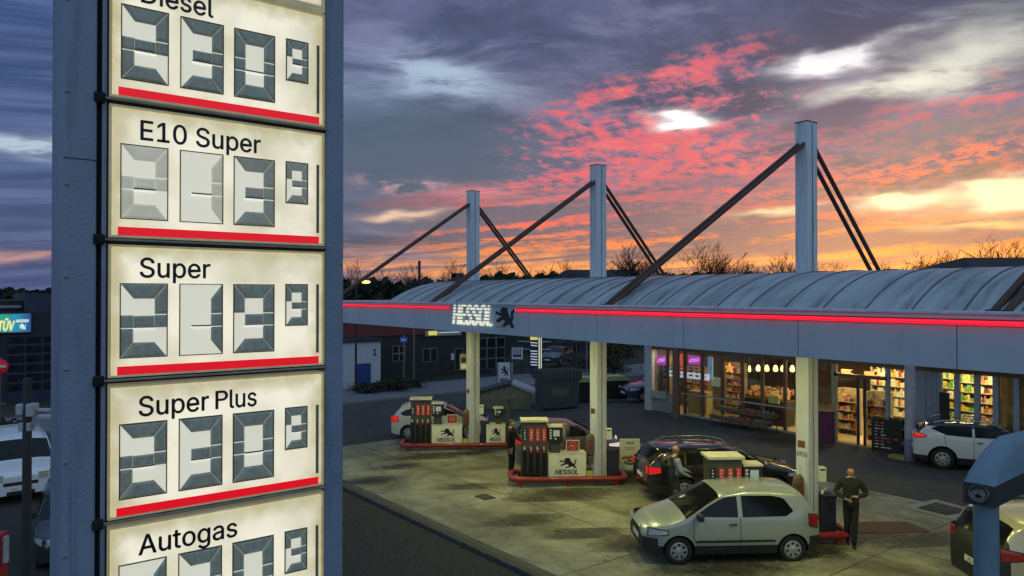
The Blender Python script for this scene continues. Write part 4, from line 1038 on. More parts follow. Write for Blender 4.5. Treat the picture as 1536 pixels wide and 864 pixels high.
# white crossover in front of the shop
SUV = Car(4.15, 1.78, 1.58, 2.53, [(-2.07, 1.0), (-2.0, 1.1), (-1.70, 1.43), (-1.5, 1.51), (-.8, 1.575), (-.1, 1.575), (.35, 1.48), (.8, 1.25), (1.1, 1.10), (1.75, .98), (1.98, .86), (2.07, .72)], 1.08, fo=.8, wr=.34)
p = at_g(1412, 703); hc_ = R(27); cu_ = Vector((math.cos(hc_), math.sin(hc_), 0)); cv_ = Vector((-cu_.y, cu_.x, 0)); ctr = p - cu_ * SUV.xr + cv_ * .78
make_car('crossover_car', 'white crossover with dark roof and black arches by the shop window', 'car', (ctr.x, ctr.y, gz(ctr.x, ctr.y) + .004), hc_, SUV, carpaint('pearl white paint', (.66, .67, .70), .25), [([(-.35, 1.11), (.95, 1.13)], [(-.35, 1.45), (.22, 1.44), (.62, 1.30), (.95, 1.15)]), ([(-1.55, 1.30), (-1.15, 1.13), (-.42, 1.11)], [(-1.55, 1.33), (-1.3, 1.42), (-.42, 1.45)])],
    (.42, 1.1), (-1.95, -1.72), lights=[('headlight', [(1.6, .84), (1.96, .78)], [(1.6, .90), (1.96, .92)], lamp_clear), ('tail_light', [(-2.02, .98), (-1.72, 1.03)], [(-2.02, 1.14), (-1.72, 1.08)], tail_red)], seams=[[(-.38, 1.08), (-.38, .40), (.70, .38), (.88, 1.08)], [(-1.2, 1.1), (-1.15, .8), (-1.0, .6)]], roof_mat=black_p, cladding=.42, arch=.09, rails=True)
# pale estate at the right edge, seen from behind
BIG = Car(4.5, 1.82, 1.66, 2.67, [(-2.25, 1.0), (-2.2, 1.10), (-1.98, 1.50), (-1.8, 1.58), (-.9, 1.655), (0, 1.64), (.4, 1.54), (.85, 1.30), (1.2, 1.1), (1.85, .98), (2.15, .86), (2.25, .72)], 1.06, fo=.85, wr=.34, tum=.17)
hd = ISL - R(5)
fwd = Vector((math.cos(hd), math.sin(hd), 0)); rgt = Vector((fwd.y, -fwd.x, 0))
back_right = at_d(1506, 800, 12.6); ctr = back_right + fwd * 2.2 - rgt * .86
make_car('tall_estate_car', 'pale beige tall estate car with dark rear glass at the right edge', 'car', (ctr.x, ctr.y, gz(ctr.x, ctr.y) + .012), hd, BIG, carpaint('champagne paint', (.50, .46, .36), .3, .3), side4(4.5, 1.12, 1.50), (.45, 1.2), (-2.18, -1.95),
    lights=[('headlight', [(1.7, .84), (2.1, .78)], [(1.7, .92), (2.1, .92)], lamp_clear), ('tail_light', [(-2.22, .90), (-1.85, .98)], [(-2.22, 1.12), (-1.85, 1.06)], tail_dim)], seams=[[(-.35, 1.06), (-.35, .40), (.75, .38), (.95, 1.06)], [(-1.25, 1.1), (-1.2, .8), (-1.05, .6)]], rails=True, plates=('', '35'), trim_z=.62, dark_rear=.16)
# parked cars around the yard
p = at_g(942, 605); ctr = p + Vector((math.cos(ISL + R(10)), math.sin(ISL + R(10)), 0)) * 2.1 + v * .9
make_car('saloon_car', 'dark blue car nosing out behind the shop corner', 'car', (ctr.x, ctr.y, gz(ctr.x, ctr.y) + .004), ISL + R(190), Car(4.4, 1.76, 1.44, 2.6, [(-2.2, .95), (-1.7, 1.02), (-1.2, 1.32), (-.6, 1.42), (0, 1.435), (.45, 1.3), (1.0, 1.0), (1.7, .88), (2.05, .78), (2.2, .66)], .97, fo=.85, wr=.31), carpaint('dark blue paint', (.035, .04, .09), .25, coat=.8),
    [([(-.9, 1.0), (.8, 1.0)], [(-.9, 1.28), (-.4, 1.34), (.1, 1.34), (.8, 1.03)])], (.2, 1.0), (-1.6, -1.15), lights=[('headlight', [(1.6, .68), (2.08, .62)], [(1.6, .76), (2.08, .78)], lamp_clear)], seams=[[(-.3, .97), (-.3, .35), (.7, .33), (.85, .97)]])
p = at_d(834, 553, 60)
make_car('saloon_car', 'dark parked car beyond the fence beside the blue advertising column', 'car', (p.x, p.y, -.02), R(-60), Car(4.3, 1.74, 1.44, 2.55, [(-2.15, .95), (-1.6, 1.2), (-.8, 1.42), (0, 1.435), (.45, 1.3), (1.0, 1.0), (1.7, .88), (2.0, .78), (2.15, .66)], .97, fo=.85, wr=.31), carpaint('slate paint', (.05, .055, .07), .25, coat=.8),
    [([(-.9, 1.0), (.8, 1.0)], [(-.9, 1.28), (-.4, 1.34), (.1, 1.34), (.8, 1.03)])], (.2, 1.0), None, lights=[('headlight', [(1.6, .68), (2.0, .62)], [(1.6, .76), (2.0, .78)], lamp_clear)])
# white van at the left edge, facing the camera
VAN = Car(4.7, 1.86, 1.74, 2.85, [(-2.35, 1.2), (-2.30, 1.58), (-2.1, 1.68), (-1.0, 1.74), (.2, 1.72), (.6, 1.62), (.95, 1.36), (1.3, 1.10), (1.9, 1.0), (2.25, .92), (2.35, .80)], 1.08, fo=.85, wr=.34, tum=.13)
p = at_d(33, 757, 20.8); hd = math.atan2(-p.y, -p.x) + R(4)
ctr = Vector((p.x, p.y, 0)) - Vector((math.cos(hd), math.sin(hd), 0)) * 2.3
make_car('van', 'white van facing the camera left of the price sign', 'van', (ctr.x, ctr.y, gz(ctr.x, ctr.y) + .02), hd, VAN, carpaint('van white', (.80, .80, .82), .3), [([(-.1, 1.12), (.95, 1.13)], [(-.1, 1.54), (.38, 1.54), (.95, 1.18)]), ([(-2.0, 1.2), (-.2, 1.12)], [(-2.0, 1.52), (-.2, 1.54)])], (.62, 1.28), (-2.3, -2.2),
    lights=[('headlight', [(1.85, .72), (2.26, .68)], [(1.85, .86), (2.26, .90)], mat('warm headlamp glass', (.55, .50, .36), .15, var=.3, scale=25, coat=.8))], seams=[[(-.15, 1.06), (-.15, .4), (.85, .36), (1.05, 1.06)]], plates=('HG L 1104', ''), rails=True)
p = at_d(122, 812, 15.5)
hd = math.atan2(-p.y, -p.x); fwd = Vector((math.cos(hd), math.sin(hd), 0))
ctr = p - fwd * 1.7
make_car('dark_car', 'dark car half hidden behind the price sign, below the white van', 'car', (ctr.x, ctr.y, gz(ctr.x, ctr.y) + .02), hd, SML, carpaint('charcoal paint', (.03, .032, .036), .25, coat=.8), side3, (.2, .96), (-1.76, -1.52), lights=[('headlight', [(1.35, .68), (1.74, .62)], [(1.35, .76), (1.74, .78)], lamp_clear)], seams=[[(-.2, .98), (-.2, .34), (.65, .32), (.8, .98)]])

# ------------------------------------------------------------------ people
skin = mat('skin', (.50, .29, .21), .55, var=.12, scale=20)
def cloth(n, c): return mat(n, c, .85, var=.45, scale=9, bump=.8, bscale=14)
def person(label, loc, rz, J, mats, hair=None, head_rot=(0, 0)):
    """J: joints in metres, x to the figure's left, -y ahead of it, z up"""
    root = thing('person', label, 'person', loc, rz)
    pos = []; rad = []; ed = []; zone = []; idx = {}
    def add(n, p, r, z, parent=None):
        idx[n] = len(pos); pos.append(Vector(p)); rad.append(r); zone.append(z)
        if parent: ed.append((idx[parent], idx[n]))
    add('pelvis', J['pelvis'], (.165, .13), 'legs')
    add('waist', J['waist'], (.170, .13), 'torso', 'pelvis'); add('chest', J['chest'], (.190, .14), 'torso', 'waist'); add('collar', J['collar'], (.125, .10), 'torso', 'chest')
    add('neck', J['neck'], (.055, .055), 'skin', 'collar'); add('skull', Vector(J['neck']).lerp(Vector(J['head']), .55), (.055, .06), 'skin', 'neck')
    for s in 'LR':
        add('sh' + s, J['sh' + s], (.085, .082), 'torso', 'collar'); add('el' + s, J['el' + s], (.066, .066), 'sleeve', 'sh' + s); add('wr' + s, J['wr' + s], (.046, .046), 'sleeve', 'el' + s)
        w_ = Vector(J['wr' + s]); d_ = (Vector(J['ha' + s]) - w_).normalized(); add('ha' + s, w_ + d_ * .055, (.032, .020), 'skin', 'wr' + s)
        side = d_.cross(Vector((0, 0, 1)))
        side = side.normalized() if side.length > .1 else Vector((1, 0, 0))
        dn = side.cross(d_)
        if dn.z > 0: dn = -dn
        for k, (off, ln) in enumerate(((-.027, .070), (-.009, .080), (.009, .075), (.026, .058))):
            b0 = w_ + d_ * .085 + side * off; add(f'f{s}{k}a', b0, (.0095, .0095), 'skin', 'ha' + s)
            add(f'f{s}{k}b', b0 + d_ * ln * .5 + dn * .012, (.0085, .0085), 'skin', f'f{s}{k}a'); add(f'f{s}{k}c', b0 + d_ * ln * .8 + dn * .034, (.0075, .0075), 'skin', f'f{s}{k}b')
        t0 = w_ + d_ * .03 + side * -.030; add(f't{s}a', t0, (.012, .012), 'skin', 'wr' + s); add(f't{s}b', t0 + d_ * .035 + side * -.022 + dn * .01, (.0095, .0095), 'skin', f't{s}a')
        add('hip' + s, J['hip' + s], (.108, .105), 'legs', 'pelvis'); add('kn' + s, J['kn' + s], (.078, .08), 'legs', 'hip' + s); add('an' + s, J['an' + s], (.06, .064), 'legs', 'kn' + s)
        a_ = Vector(J['an' + s]); td = J.get('toe', Vector((0, -1, 0))); add('hee' + s, a_ + Vector((0, 0, -.055)) - td * .03, (.042, .045), 'shoe', 'an' + s); add('toe' + s, a_ + td * .165 + Vector((0, 0, -.062)), (.042, .030), 'shoe', 'hee' + s)
    me = bpy.data.meshes.new('body'); me.from_pydata(pos, ed, []); ob = bpy.data.objects.new('bodytmp', me)
    TMP.collection.objects.link(ob); md = ob.modifiers.new('s', 'SKIN'); TMP.collection.objects.unlink(ob)
    for i, r in enumerate(rad): me.skin_vertices[0].data[i].radius = r; me.skin_vertices[0].data[i].use_root = (i == 0)
    sb = ob.modifiers.new('u', 'SUBSURF'); sb.levels = 2; sb.render_levels = 2
    res = evaluated(ob); bpy.data.objects.remove(ob)
    res.materials.clear(); bm = bmesh.new(); bm.from_mesh(res)
    zn_ = J['collar'][2] + .058
    def cut_(p, n): bmesh.ops.bisect_plane(bm, geom=bm.verts[:] + bm.edges[:] + bm.faces[:], plane_co=p, plane_no=n)
    cut_((0, 0, zn_), (0, .35, 1)); cut_((0, 0, J['pelvis'][2] - .10), (0, 0, 1)); cut_((.155, 0, 0), (1, 0, .12)); cut_((-.155, 0, 0), (-1, 0, .12))
    for s in 'LR':
        w_ = Vector(J['wr' + s]); d_ = (w_ - Vector(J['el' + s])).normalized(); near = [f for f in bm.faces if (f.calc_center_median() - w_).length < .16]
        gg = list({q for f in near for q in f.verts}) + list({e for f in near for e in f.edges}) + near
        bmesh.ops.bisect_plane(bm, geom=gg, plane_co=w_ + d_ * .01, plane_no=d_)
    def zone_of(c, z):
        if abs(c.x) < .105 and c.z > zn_ - .35 * c.y - .001 and c.z > J['chest'][2]: return 'skin'
        for s in 'LR':
            w_ = Vector(J['wr' + s]); d_ = (w_ - Vector(J['el' + s])).normalized()
            if (c - w_).length < .22 and z in ('skin', 'sleeve'): return 'skin' if (c - w_ - d_ * .01).dot(d_) > 0 else 'sleeve'
        if z == 'skin': return 'torso'
        if z in ('torso', 'sleeve') and c.z > 1.0: return 'sleeve' if (abs(c.x) - .155) + .12 * c.z * 0 > 0 and z == 'sleeve' or abs(c.x) > .19 else ('torso' if abs(c.x) < .155 or z == 'torso' else 'sleeve')
        return z
    names = ['skin', 'torso', 'sleeve', 'legs', 'shoe', 'eye', 'lip']
    segs = [(pos[a], pos[b], zone[b]) for a, b in ed]
    for f in bm.faces:
        c = f.calc_center_median(); best = 9; z = 'torso'
        for a, b, zn in segs:
            ab = b - a; t = max(0, min(1, (c - a).dot(ab) / max(1e-9, ab.length_squared))); dd = (c - a - ab * t).length
            if dd < best: best = dd; z = zn
        if z in ('legs', 'torso') and c.z < J['pelvis'][2] - .10: z = 'legs'
        if z == 'legs' and c.z > J['pelvis'][2] - .10: z = 'torso'
        z = zone_of(c, z); f.material_index = names.index(z); f.smooth = True
    # the head, grown into the neck: skull, brow, nose, chin, ears, eyes, mouth
    hd_ = Vector(J['head']); MH = Matrix.Translation(hd_) @ Matrix.Rotation(R(head_rot[0]), 4, 'Z') @ Matrix.Rotation(R(head_rot[1]), 4, 'X')
    def blob_(c, s_, mi, sub=3):
        r = bmesh.ops.create_icosphere(bm, subdivisions=sub, radius=1)
        for q in r['verts']:
            l = Vector((q.co.x * s_[0], q.co.y * s_[1], q.co.z * s_[2]))
            if s_[2] > .1:
                t = max(0, -l.z) / s_[2]; l.x *= 1 - .28 * t * t; l.y *= 1 - .10 * t
                if l.y > 0: l.y *= 1 - .35 * t
            q.co = MH @ (Vector(c) + l)
            for f in q.link_faces: f.material_index = mi; f.smooth = True
    blob_((0, 0, 0), (.075, .096, .118), 0); blob_((0, -.098, -.022), (.013, .022, .026), 0, 2); blob_((0, -.088, .018), (.055, .014, .012), 0, 2); blob_((0, -.074, -.094), (.030, .024, .020), 0, 2)
    for s in (-1, 1):
        blob_((s * .078, .008, -.012), (.010, .020, .032), 0, 2); blob_((s * .030, -.089, .000), (.012, .008, .007), 5, 2)
    blob_((0, -.090, -.060), (.024, .009, .006), 6, 2)
    bm.to_mesh(res); bm.free(); res.name = 'body'
    for q in names: res.materials.append(mats.get(q) or {'skin': skin, 'eye': mat('eye', (.03, .025, .02), .3, var=0), 'lip': mat('lips', (.30, .12, .10), .5, var=0), 'shoe': mat('black shoe', (.012, .012, .013), .5)}[q])
    o = bpy.data.objects.new('body', res); col.objects.link(o); o.parent = root
    if hair:
        bm = bmesh.new(); bmesh.ops.create_icosphere(bm, subdivisions=4, radius=1); kill = []
        for q in bm.verts:
            l = q.co.copy()
            if l.z < -.35 + (.9 if l.y < -.25 else 0) * (1 if hair[1] == 'full' else .0) or (hair[1] == 'rim' and (l.z > .35 or l.z < -.5 or l.y < -.25)): kill.append(q)
            q.co = MH @ Vector((l.x * .081, l.y * .102 + .004, l.z * .124 + .004)) + Vector((random.uniform(-1, 1), random.uniform(-1, 1), random.uniform(-1, 1))) * .0025
        bmesh.ops.delete(bm, geom=kill, context='VERTS'); m_ = MB(); m_.bm(bm, hair[0], True); bm.free(); m_.build('hair', root)
    return root
def stand(**k):
    J = dict(pelvis=(0, 0, .97), waist=(0, 0, 1.12), chest=(0, .005, 1.30), collar=(0, .01, 1.46), neck=(0, 0, 1.54), head=(0, -.02, 1.67),
        shL=(.19, .01, 1.43), shR=(-.19, .01, 1.43), elL=(.25, .03, 1.14), elR=(-.25, .03, 1.14), wrL=(.24, -.06, .90), wrR=(-.24, -.06, .90), haL=(.23, -.10, .80), haR=(-.23, -.10, .80),
        hipL=(.09, 0, .90), hipR=(-.09, 0, .90), knL=(.10, -.02, .50), knR=(-.10, -.02, .50), anL=(.10, .02, .09), anR=(-.10, .02, .09))
    J.update(k); return J
dark_jacket = cloth('dark jacket', (.022, .022, .020)); dark_jeans = cloth('dark trousers', (.012, .013, .016)); blackh = mat('dark hair', (.045, .030, .020), .6, var=.3, scale=60)
# the man walking towards the camera, hands in front of him
p = at_g(1275, 817); rz = math.atan2(p.y, p.x) - R(90) + R(4)
w1 = person('man in dark jacket and black trousers walking past the rust brown plate', p + Vector((0, 0, .012)), rz, stand(
    elL=(.33, -.02, 1.19), wrL=(.12, -.24, 1.16), haL=(-.02, -.27, 1.18), elR=(-.33, -.02, 1.19), wrR=(-.14, -.24, 1.10), haR=(.0, -.26, 1.06),
    hipL=(.085, 0, .90), hipR=(-.085, 0, .90), knL=(.065, -.10, .50), knR=(-.075, .0, .50), anL=(.055, -.14, .09), anR=(-.065, .12, .105)), dict(torso=dark_jacket, sleeve=dark_jacket, legs=dark_jeans), (blackh, 'full'))
m_ = MB(); m_.box((.0, -.30, 1.13), (-.13, -.285, 1.21), mat('phone blue black', (.015, .02, .05), .3, var=0), .006)
o = m_.build('phone', None, p + Vector((0, 0, .012))); o.rotation_euler = (0, 0, rz); tag(o, 'dark phone held by the walking man', 'phone')
# the man filling the black car: bald, dark waistcoat over pale sleeves, back turned half to us
p = at_g(1012, 770); rz = ISL + R(90) + R(8)
person('bald man in dark waistcoat with pale sleeves refuelling the black car', p + Vector((0, 0, .012)), rz, stand(
    elL=(.26, -.16, 1.16), wrL=(.20, -.40, 1.07), haL=(.18, -.50, 1.04), elR=(-.27, -.06, 1.15), wrR=(-.20, -.28, 1.02), haR=(-.16, -.38, 1.0), knL=(.11, -.04, .5), anL=(.12, -.02, .09)),
    dict(torso=cloth('dark waistcoat', (.016, .018, .024)), sleeve=cloth('pale shirt', (.30, .34, .42)), legs=cloth('grey trousers', (.03, .035, .03))), (mat('grey hair rim', (.16, .13, .10), .7), 'rim'), (20, 10))
# the figure by the middle island
p = at_g(767, 711); rz = math.atan2(p.y, p.x) - R(90) + R(70)
person('person in dark clothes standing at the end of the middle island', p + Vector((0, 0, .012)), rz, stand(elL=(.24, -.12, 1.16), wrL=(.17, -.32, 1.06), haL=(.15, -.42, 1.04)), dict(torso=cloth('black coat', (.013, .015, .015)), sleeve=cloth('black coat', ()), legs=cloth('dark green trousers', (.016, .022, .018))), (blackh, 'full'), (0, 14))
# ------------------------------------------------------------------ the shop
YS = 26.95
fx = lambda px: at_y(px, 560, YS).x
frame_dk = mat('brown window frame', (.14, .085, .05), .5, var=.15)
frame_gr = mat('grey blue window frame', (.26, .30, .38), .45, var=.1)
slat_w = mat('white cladding', (.55, .57, .60), .5, var=.1)
shop_glass = glass('shop glass', gloss=.10)
wall_g = mat('grey render', (.26, .26, .25), .8, var=.15, scale=3)
shop = thing('shop_building', 'filling station shop with a lit glass front behind the pumps', 'shop', (0, YS, 0))
SX0, SX1, SD, SH = fx(969), -2.0, 9.0, 3.35
def sp(mb, name, parent=None): return mb.build(name, parent or shop)
m_ = MB(); m_.box((SX0, .16, .0), (SX1, SD, .02), mat('shop floor tiles', (.42, .34, .22), .35, var=.12, scale=4)); sp(m_, 'floor')
m_ = MB(); m_.box((SX0 + .1, .10, SH), (SX1, SD, SH + .06), mat('shop ceiling', (.32, .28, .22), .7)); sp(m_, 'ceiling')
m_ = MB(); m_.box((SX0 - .1, -.25, SH + .062), (SX1 + .2, SD + .3, SH + .9), mat('dark roof edge', (.10, .095, .085), .6, var=.15)); sp(m_, 'roof')
m_ = MB(); m_.box((SX0, .2, .02), (SX0 + .2, SD, SH), wall_g); m_.box((SX0, SD, .02), (SX1, SD + .2, SH), mat('shop back wall', (.16, .11, .075), .7, var=.3, scale=2)); m_.box((SX1 - .2, .2, .02), (SX1, SD - .01, SH), wall_g); sp(m_, 'wall')
m_ = MB()
for k in range(32):
    z = k * .105; m_.box((SX0 - .06, -.06, z), (SX0 + .42, .18, z + .085), slat_w, .012)
m_.box((SX0 - .04, -.03, 0), (SX0 + .40, .16, SH), dark_metal); sp(m_, 'slat_corner')
def mullion(px, w_, m, z0=0.0, z1=None, y=0.0):
    m_ = MB(); x = fx(px); m_.box((x - w_ / 2, y - .05, z0), (x + w_ / 2, y + .08, (z1 or SH)), m, .006); sp(m_, 'mullion')
for px in (1027, 1053, 1083, 1113, 1143, 1177): mullion(px, .12, frame_dk)
for px in (1001,): mullion(px, .10, frame_dk, .0)
mullion(1251, .20, mat('pale door post', (.36, .30, .18), .5)); mullion(1331, .14, frame_gr); mullion(1377, .2, frame_gr)
for px in (1385, 1393, 1401, 1409): mullion(px, .16, frame_gr, y=-.02)
for px in (1435, 1465, 1493, 1524, 1560): mullion(px, .17, frame_gr)
m_ = MB(); xa, xb = fx(1022), fx(1194); m_.box((xa, -.06, 1.02), (xb, .02, 1.07), mat('rail alloy', (.42, .40, .32), .4, metal=.3)); sp(m_, 'glazing_rail')
m_ = MB(); m_.box((fx(1377), -.06, .98), (SX1, .03, 1.05), frame_gr); sp(m_, 'glazing_rail')
m_ = MB(); m_.box((xa, -.07, .02), (xb, .07, .10), mat('pale sill', (.40, .39, .34), .6)); sp(m_, 'base_sill')
m_ = MB(); m_.box((SX0 + .43, -.06, .02), (fx(1011), .16, .95), wall_g); m_.box((SX0 + .45, -.18, .66), (fx(1002), -.061, 1.02), mat('window planter', (.34, .34, .33), .7), .02); sp(m_, 'window_wall')
m_ = MB(); m_.box((SX0 + .42, -.08, SH - .32), (SX1, .12, SH), frame_dk); sp(m_, 'lintel')
for a, b in ((985, 1027), (1027, 1083), (1083, 1143), (1143, 1251), (1331, 1377), (1405, 1465), (1465, 1560)):
    m_ = MB(); m_.box((fx(a), .025, .10 if a > 1000 else .95), (fx(b), .035, SH - .32), shop_glass); sp(m_, 'glass_pane')
m_ = MB(); m_.box((fx(1251), -.05, 2.55), (fx(1331), .06, 2.68), frame_dk); sp(m_, 'door_lintel')
for px in (1288, 1298):
    m_ = MB(); x = fx(px); m_.box((x - .05, -.10, .03), (x + .05, -.05, 2.55), dark_metal); sp(m_, 'door_stile')
m_ = MB(); m_.box((fx(1253), -.02, .05), (fx(1286), -.012, 2.5), shop_glass); d_ = sp(m_, 'sliding_door'); m_ = MB(); m_.box((fx(1284), -.07, 1.0), (fx(1286), -.04, 1.5), chrome); sp(m_, 'door_handle', d_)
m_ = MB(); m_.box((fx(1300), -.02, .05), (fx(1329), -.012, 2.5), shop_glass); sp(m_, 'sliding_door')
# brown post and round column carrying the forecourt roof edge
p = at_g(1014, 627); m_ = MB(); m_.tube([(p.x, p.y, 0), (p.x, p.y, ZBOT + .5)], .17, mat('brown round post', (.16, .10, .07), .55, var=.2), 18)
tag(m_.build('round_post'), 'brown round post in front of the left shop windows', 'post')
p = at_g(1364, 690); m_ = MB(); m_.tube([(p.x, p.y, 0), (p.x, p.y, 4.6)], .17, mat('pale round column paint', (.42, .40, .48), .6, var=.15, stain=((.2, .2, .22), .55, .8, 3)), 20); m_.lathe([(.19, 0), (.19, .75), (.172, .76)], mat('column foot blue', (.16, .15, .30), .6), 20, M=Matrix.Translation((p.x, p.y, .005)))
tag(m_.build('round_post'), 'pale round column with bluish foot beside the chalkboards', 'post')
# canopy between shop and pumps on the far right
m_ = MB()
for k in range(4): m_.box((fx(1395), -.6 + k * .02, SH - .02 + k * .11), (SX1, -.28, SH + .05 + k * .11), frame_gr, .01)
sp(m_, 'shop_fascia')
# goods on shelves: too many and too small to count
GOODS = [mat('goods ' + n, c, .5, var=.6, scale=55) for n, c in (('red', (.45, .04, .03)), ('yellow', (.60, .42, .06)), ('white', (.6, .58, .5)), ('green', (.12, .28, .06)), ('orange', (.55, .18, .03)), ('brown', (.16, .07, .03)), ('blue', (.06, .10, .3)), ('cream', (.6, .48, .28)), ('pink', (.5, .15, .2)))]
shelf_m = mat('shelf metal', (.42, .36, .26), .5)
rs = random.Random(4)
def shelf_unit(label, x0, x1, y, d_, tiers, z0=.2, zt=1.6, pal=None, glabel='', back=True):
    t = thing('shelf_unit', label, 'shelf', ((x0 + x1) / 2, y, .02), 0, 'shelves in the shop'); w2 = (x1 - x0) / 2
    m_ = MB(); m_.box((-w2, d_ - .03, 0), (w2, d_, zt + .15), shelf_m); m_.box((-w2 - .03, 0, 0), (-w2, d_, zt + .15), shelf_m); m_.box((w2, 0, 0), (w2 + .03, d_, zt + .15), shelf_m); m_.build('carcass', t)
    g = MB()
    for k in range(tiers):
        z = z0 + (zt - z0) * k / tiers
        m_ = MB(); m_.box((-w2, 0, z - .03), (w2, d_ - .03, z), shelf_m); m_.build('shelf', t)
        x = -w2 + .01; hmax = (zt - z0) / tiers - .07
        while x < w2 - .06:
            ww = rs.uniform(.025, .07); h = hmax * rs.uniform(.35, 1); m = rs.choice(pal or GOODS); n_ = rs.randint(1, 3)
            for q in range(n_):
                if x + ww > w2: break
                g.box((x, .02 + rs.uniform(0, .03), z + .002), (x + ww - .008, d_ * .6, z + h), m); x += ww
    o = g.build('shelf_goods', None, ((x0 + x1) / 2, y, .02)); o['kind'] = 'stuff'
    return t
def sxy(px, y): return at_y(px, 560, y).x
green_pal = [GOODS[k] for k in (1, 3, 7, 3, 2, 1)]
warm_pal = [GOODS[k] for k in (0, 1, 4, 5, 7, 2, 8)]
shelf_unit('tall shelf of yellow and green packets behind the leftmost window', SX0 + .5, sxy(1004, YS + .8), YS + .7, .4, 6, .9, 2.5, green_pal)
shelf_unit('low shelf of red packets seen through the glass left of the counter', sxy(1025, YS + 2.2), sxy(1060, YS + 2.2), YS + 2.2, .4, 5, .3, 1.9, warm_pal)
shelf_unit('shelf of small red goods under the star lamp', sxy(1088, YS + 2.0), sxy(1112, YS + 2.0), YS + 2.0, .4, 6, .5, 2.3, warm_pal)
shelf_unit('shelf unit just inside the entrance, on its left', sxy(1256, YS + 1.6), sxy(1283, YS + 1.6), YS + 1.6, .5, 4, .25, 1.7, warm_pal)
shelf_unit('shelf unit just inside the entrance, on its right', sxy(1300, YS + 1.2), sxy(1329, YS + 1.2), YS + 1.2, .5, 4, .25, 1.75, warm_pal)
shelf_unit('bright tall shelf at the back seen above the chalkboards', sxy(1306, YS + 6), sxy(1375, YS + 6), YS + 6, .5, 6, .3, 2.9, [GOODS[k] for k in (2, 7, 1, 2, 0)])
shelf_unit('yellow lit shelf in the window just left of the crossover roof', sxy(1405, YS + 1.6), sxy(1433, YS + 1.6), YS + 1.6, .4, 7, .5, 3.0, green_pal)
shelf_unit('green lit shelf in the window above the crossover', sxy(1437, YS + 1.6), sxy(1463, YS + 1.6), YS + 1.6, .4, 7, .5, 2.9, green_pal)
shelf_unit('orange lit shelf in the window above the crossover', sxy(1467, YS + 1.6), sxy(1494, YS + 1.6), YS + 1.6, .4, 7, .5, 2.9, warm_pal)
# the bakery counter with baskets
cx0, cx1 = sxy(1115, YS + 1.0), sxy(1178, YS + 1.0)
t = thing('bakery_counter', 'dark counter with a heap of baked goods behind the middle windows', 'counter', ((cx0 + cx1) / 2, YS + 1.0, .02)); w2 = (cx1 - cx0) / 2
m_ = MB(); m_.box((-w2, 0, 0), (w2, .7, 1.05), dark_metal, .01); m_.build('body', t)
m_ = MB(); m_.box((-w2 - .03, -.03, 1.052), (w2 + .03, .73, 1.09), frame_dk); m_.build('worktop', t)
m_ = MB()
for k in range(230):
    x = rs.uniform(-w2, w2 - .1); y = rs.uniform(.05, .6); s_ = rs.uniform(.06, .14)
    m_.box((x, y, 1.092 + y * .5), (x + s_, y + s_, 1.09 + s_ + y * .7), rs.choice(warm_pal + [GOODS[7]] * 3), .02)
o = m_.build('baked_goods', None, ((cx0 + cx1) / 2, YS + 1.0, .02)); o['kind'] = 'stuff'
m_ = MB(); m_.box((-.25, 0, 0), (.25, .05, .34), mat('yellow card', (.62, .60, .12), .5, emit=(.8, .8, .2), estr=.12), .01); tag(m_.build('price_card', None, (sxy(1160, YS + .6), YS + .6, 1.05)), 'yellow card standing in front of the baked goods', 'card')
m_ = MB(); m_.box((-.3, 0, 0), (.3, .05, .42), mat('pale green card', (.55, .62, .40), .5, emit=(.8, .9, .6), estr=.2), .01); tag(m_.build('price_card', None, (sxy(1075, YS + .7), YS + .7, 1.45)), 'pale green card beside the blue panel', 'card')
m_ = MB(); m_.box((-.55, 0, 0), (.55, .5, 1.05), mat('pale yellow crate side', (.5, .45, .22), .6), .02); tag(m_.build('cash_desk', None, (sxy(1045, YS + .9), YS + .9, .02)), 'pale cash desk front behind the glass left of the blue panel', 'desk')
# lit signs in the shop
purple = mat('purple sign', (.25, .02, .3), .4, var=.2, scale=8, emit=(.70, .06, .58), estr=1.0)
lilac = mat('lilac script', (.8, .5, .8), .4, var=0, emit=(1, .65, 1), estr=.9)
def lit_sign(name, label, px0, px1, py0, py1, y, m, txt='', tm=None, shear=.25, grp=None):
    a = at_y(px0, py0, y); b = at_y(px1, py1, y); t = thing(name, label, 'sign', ((a.x + b.x) / 2, y, b.z), 0, grp); w2 = (b.x - a.x) / 2; h = a.z - b.z
    m_ = MB(); m_.box((-w2, 0, 0), (w2, .08, h), m, .01); m_.build('board', t)
    if txt: m_ = MB(); m_.tube([(-w2 * .8 + w2 * 1.6 * k / 40 + .05 * math.sin(k * 1.1), -.02, h * (.52 + .20 * math.sin(k * .95) + .006 * (k - 20))) for k in range(41)], .014, tm, 5); m_.build('neon_script', t)
    return t
lit_sign('neon_sign', 'purple sign with pink script in the leftmost window', 985, 999, 533, 548, YS + .4, purple, 'script', lilac)
lit_sign('neon_sign', 'purple sign with pink script right of the red panel', 1032, 1051, 533, 548, YS + .5, purple, 'script', lilac)
redlit = mat('red lit panel', (.6, .03, .02), .4, var=.3, scale=6, emit=(1, .06, .03), estr=1.1)
t = lit_sign('lit_sign_board', 'tall red lit panel beside the brown round post', 1017, 1026, 531, 555, YS + .6, redlit)
m_ = MB()
for k in range(9): m_.box((-.16 + (k % 3) * .12, -.012, .1 + (k // 3) * .22), (-.10 + (k % 3) * .12, -.002, .2 + (k // 3) * .22), label_w)
m_.build('print', t)
t = lit_sign('lottery_display', 'long white lit display with green and violet rows', 1003, 1062, 555, 571, YS + .5, mat('white lit display', (.7, .7, .72), .4, var=.1, emit=(.82, .86, 1), estr=.85))
m_ = MB(); w2 = (at_y(1062, 560, YS + .5).x - at_y(1003, 560, YS + .5).x) / 2
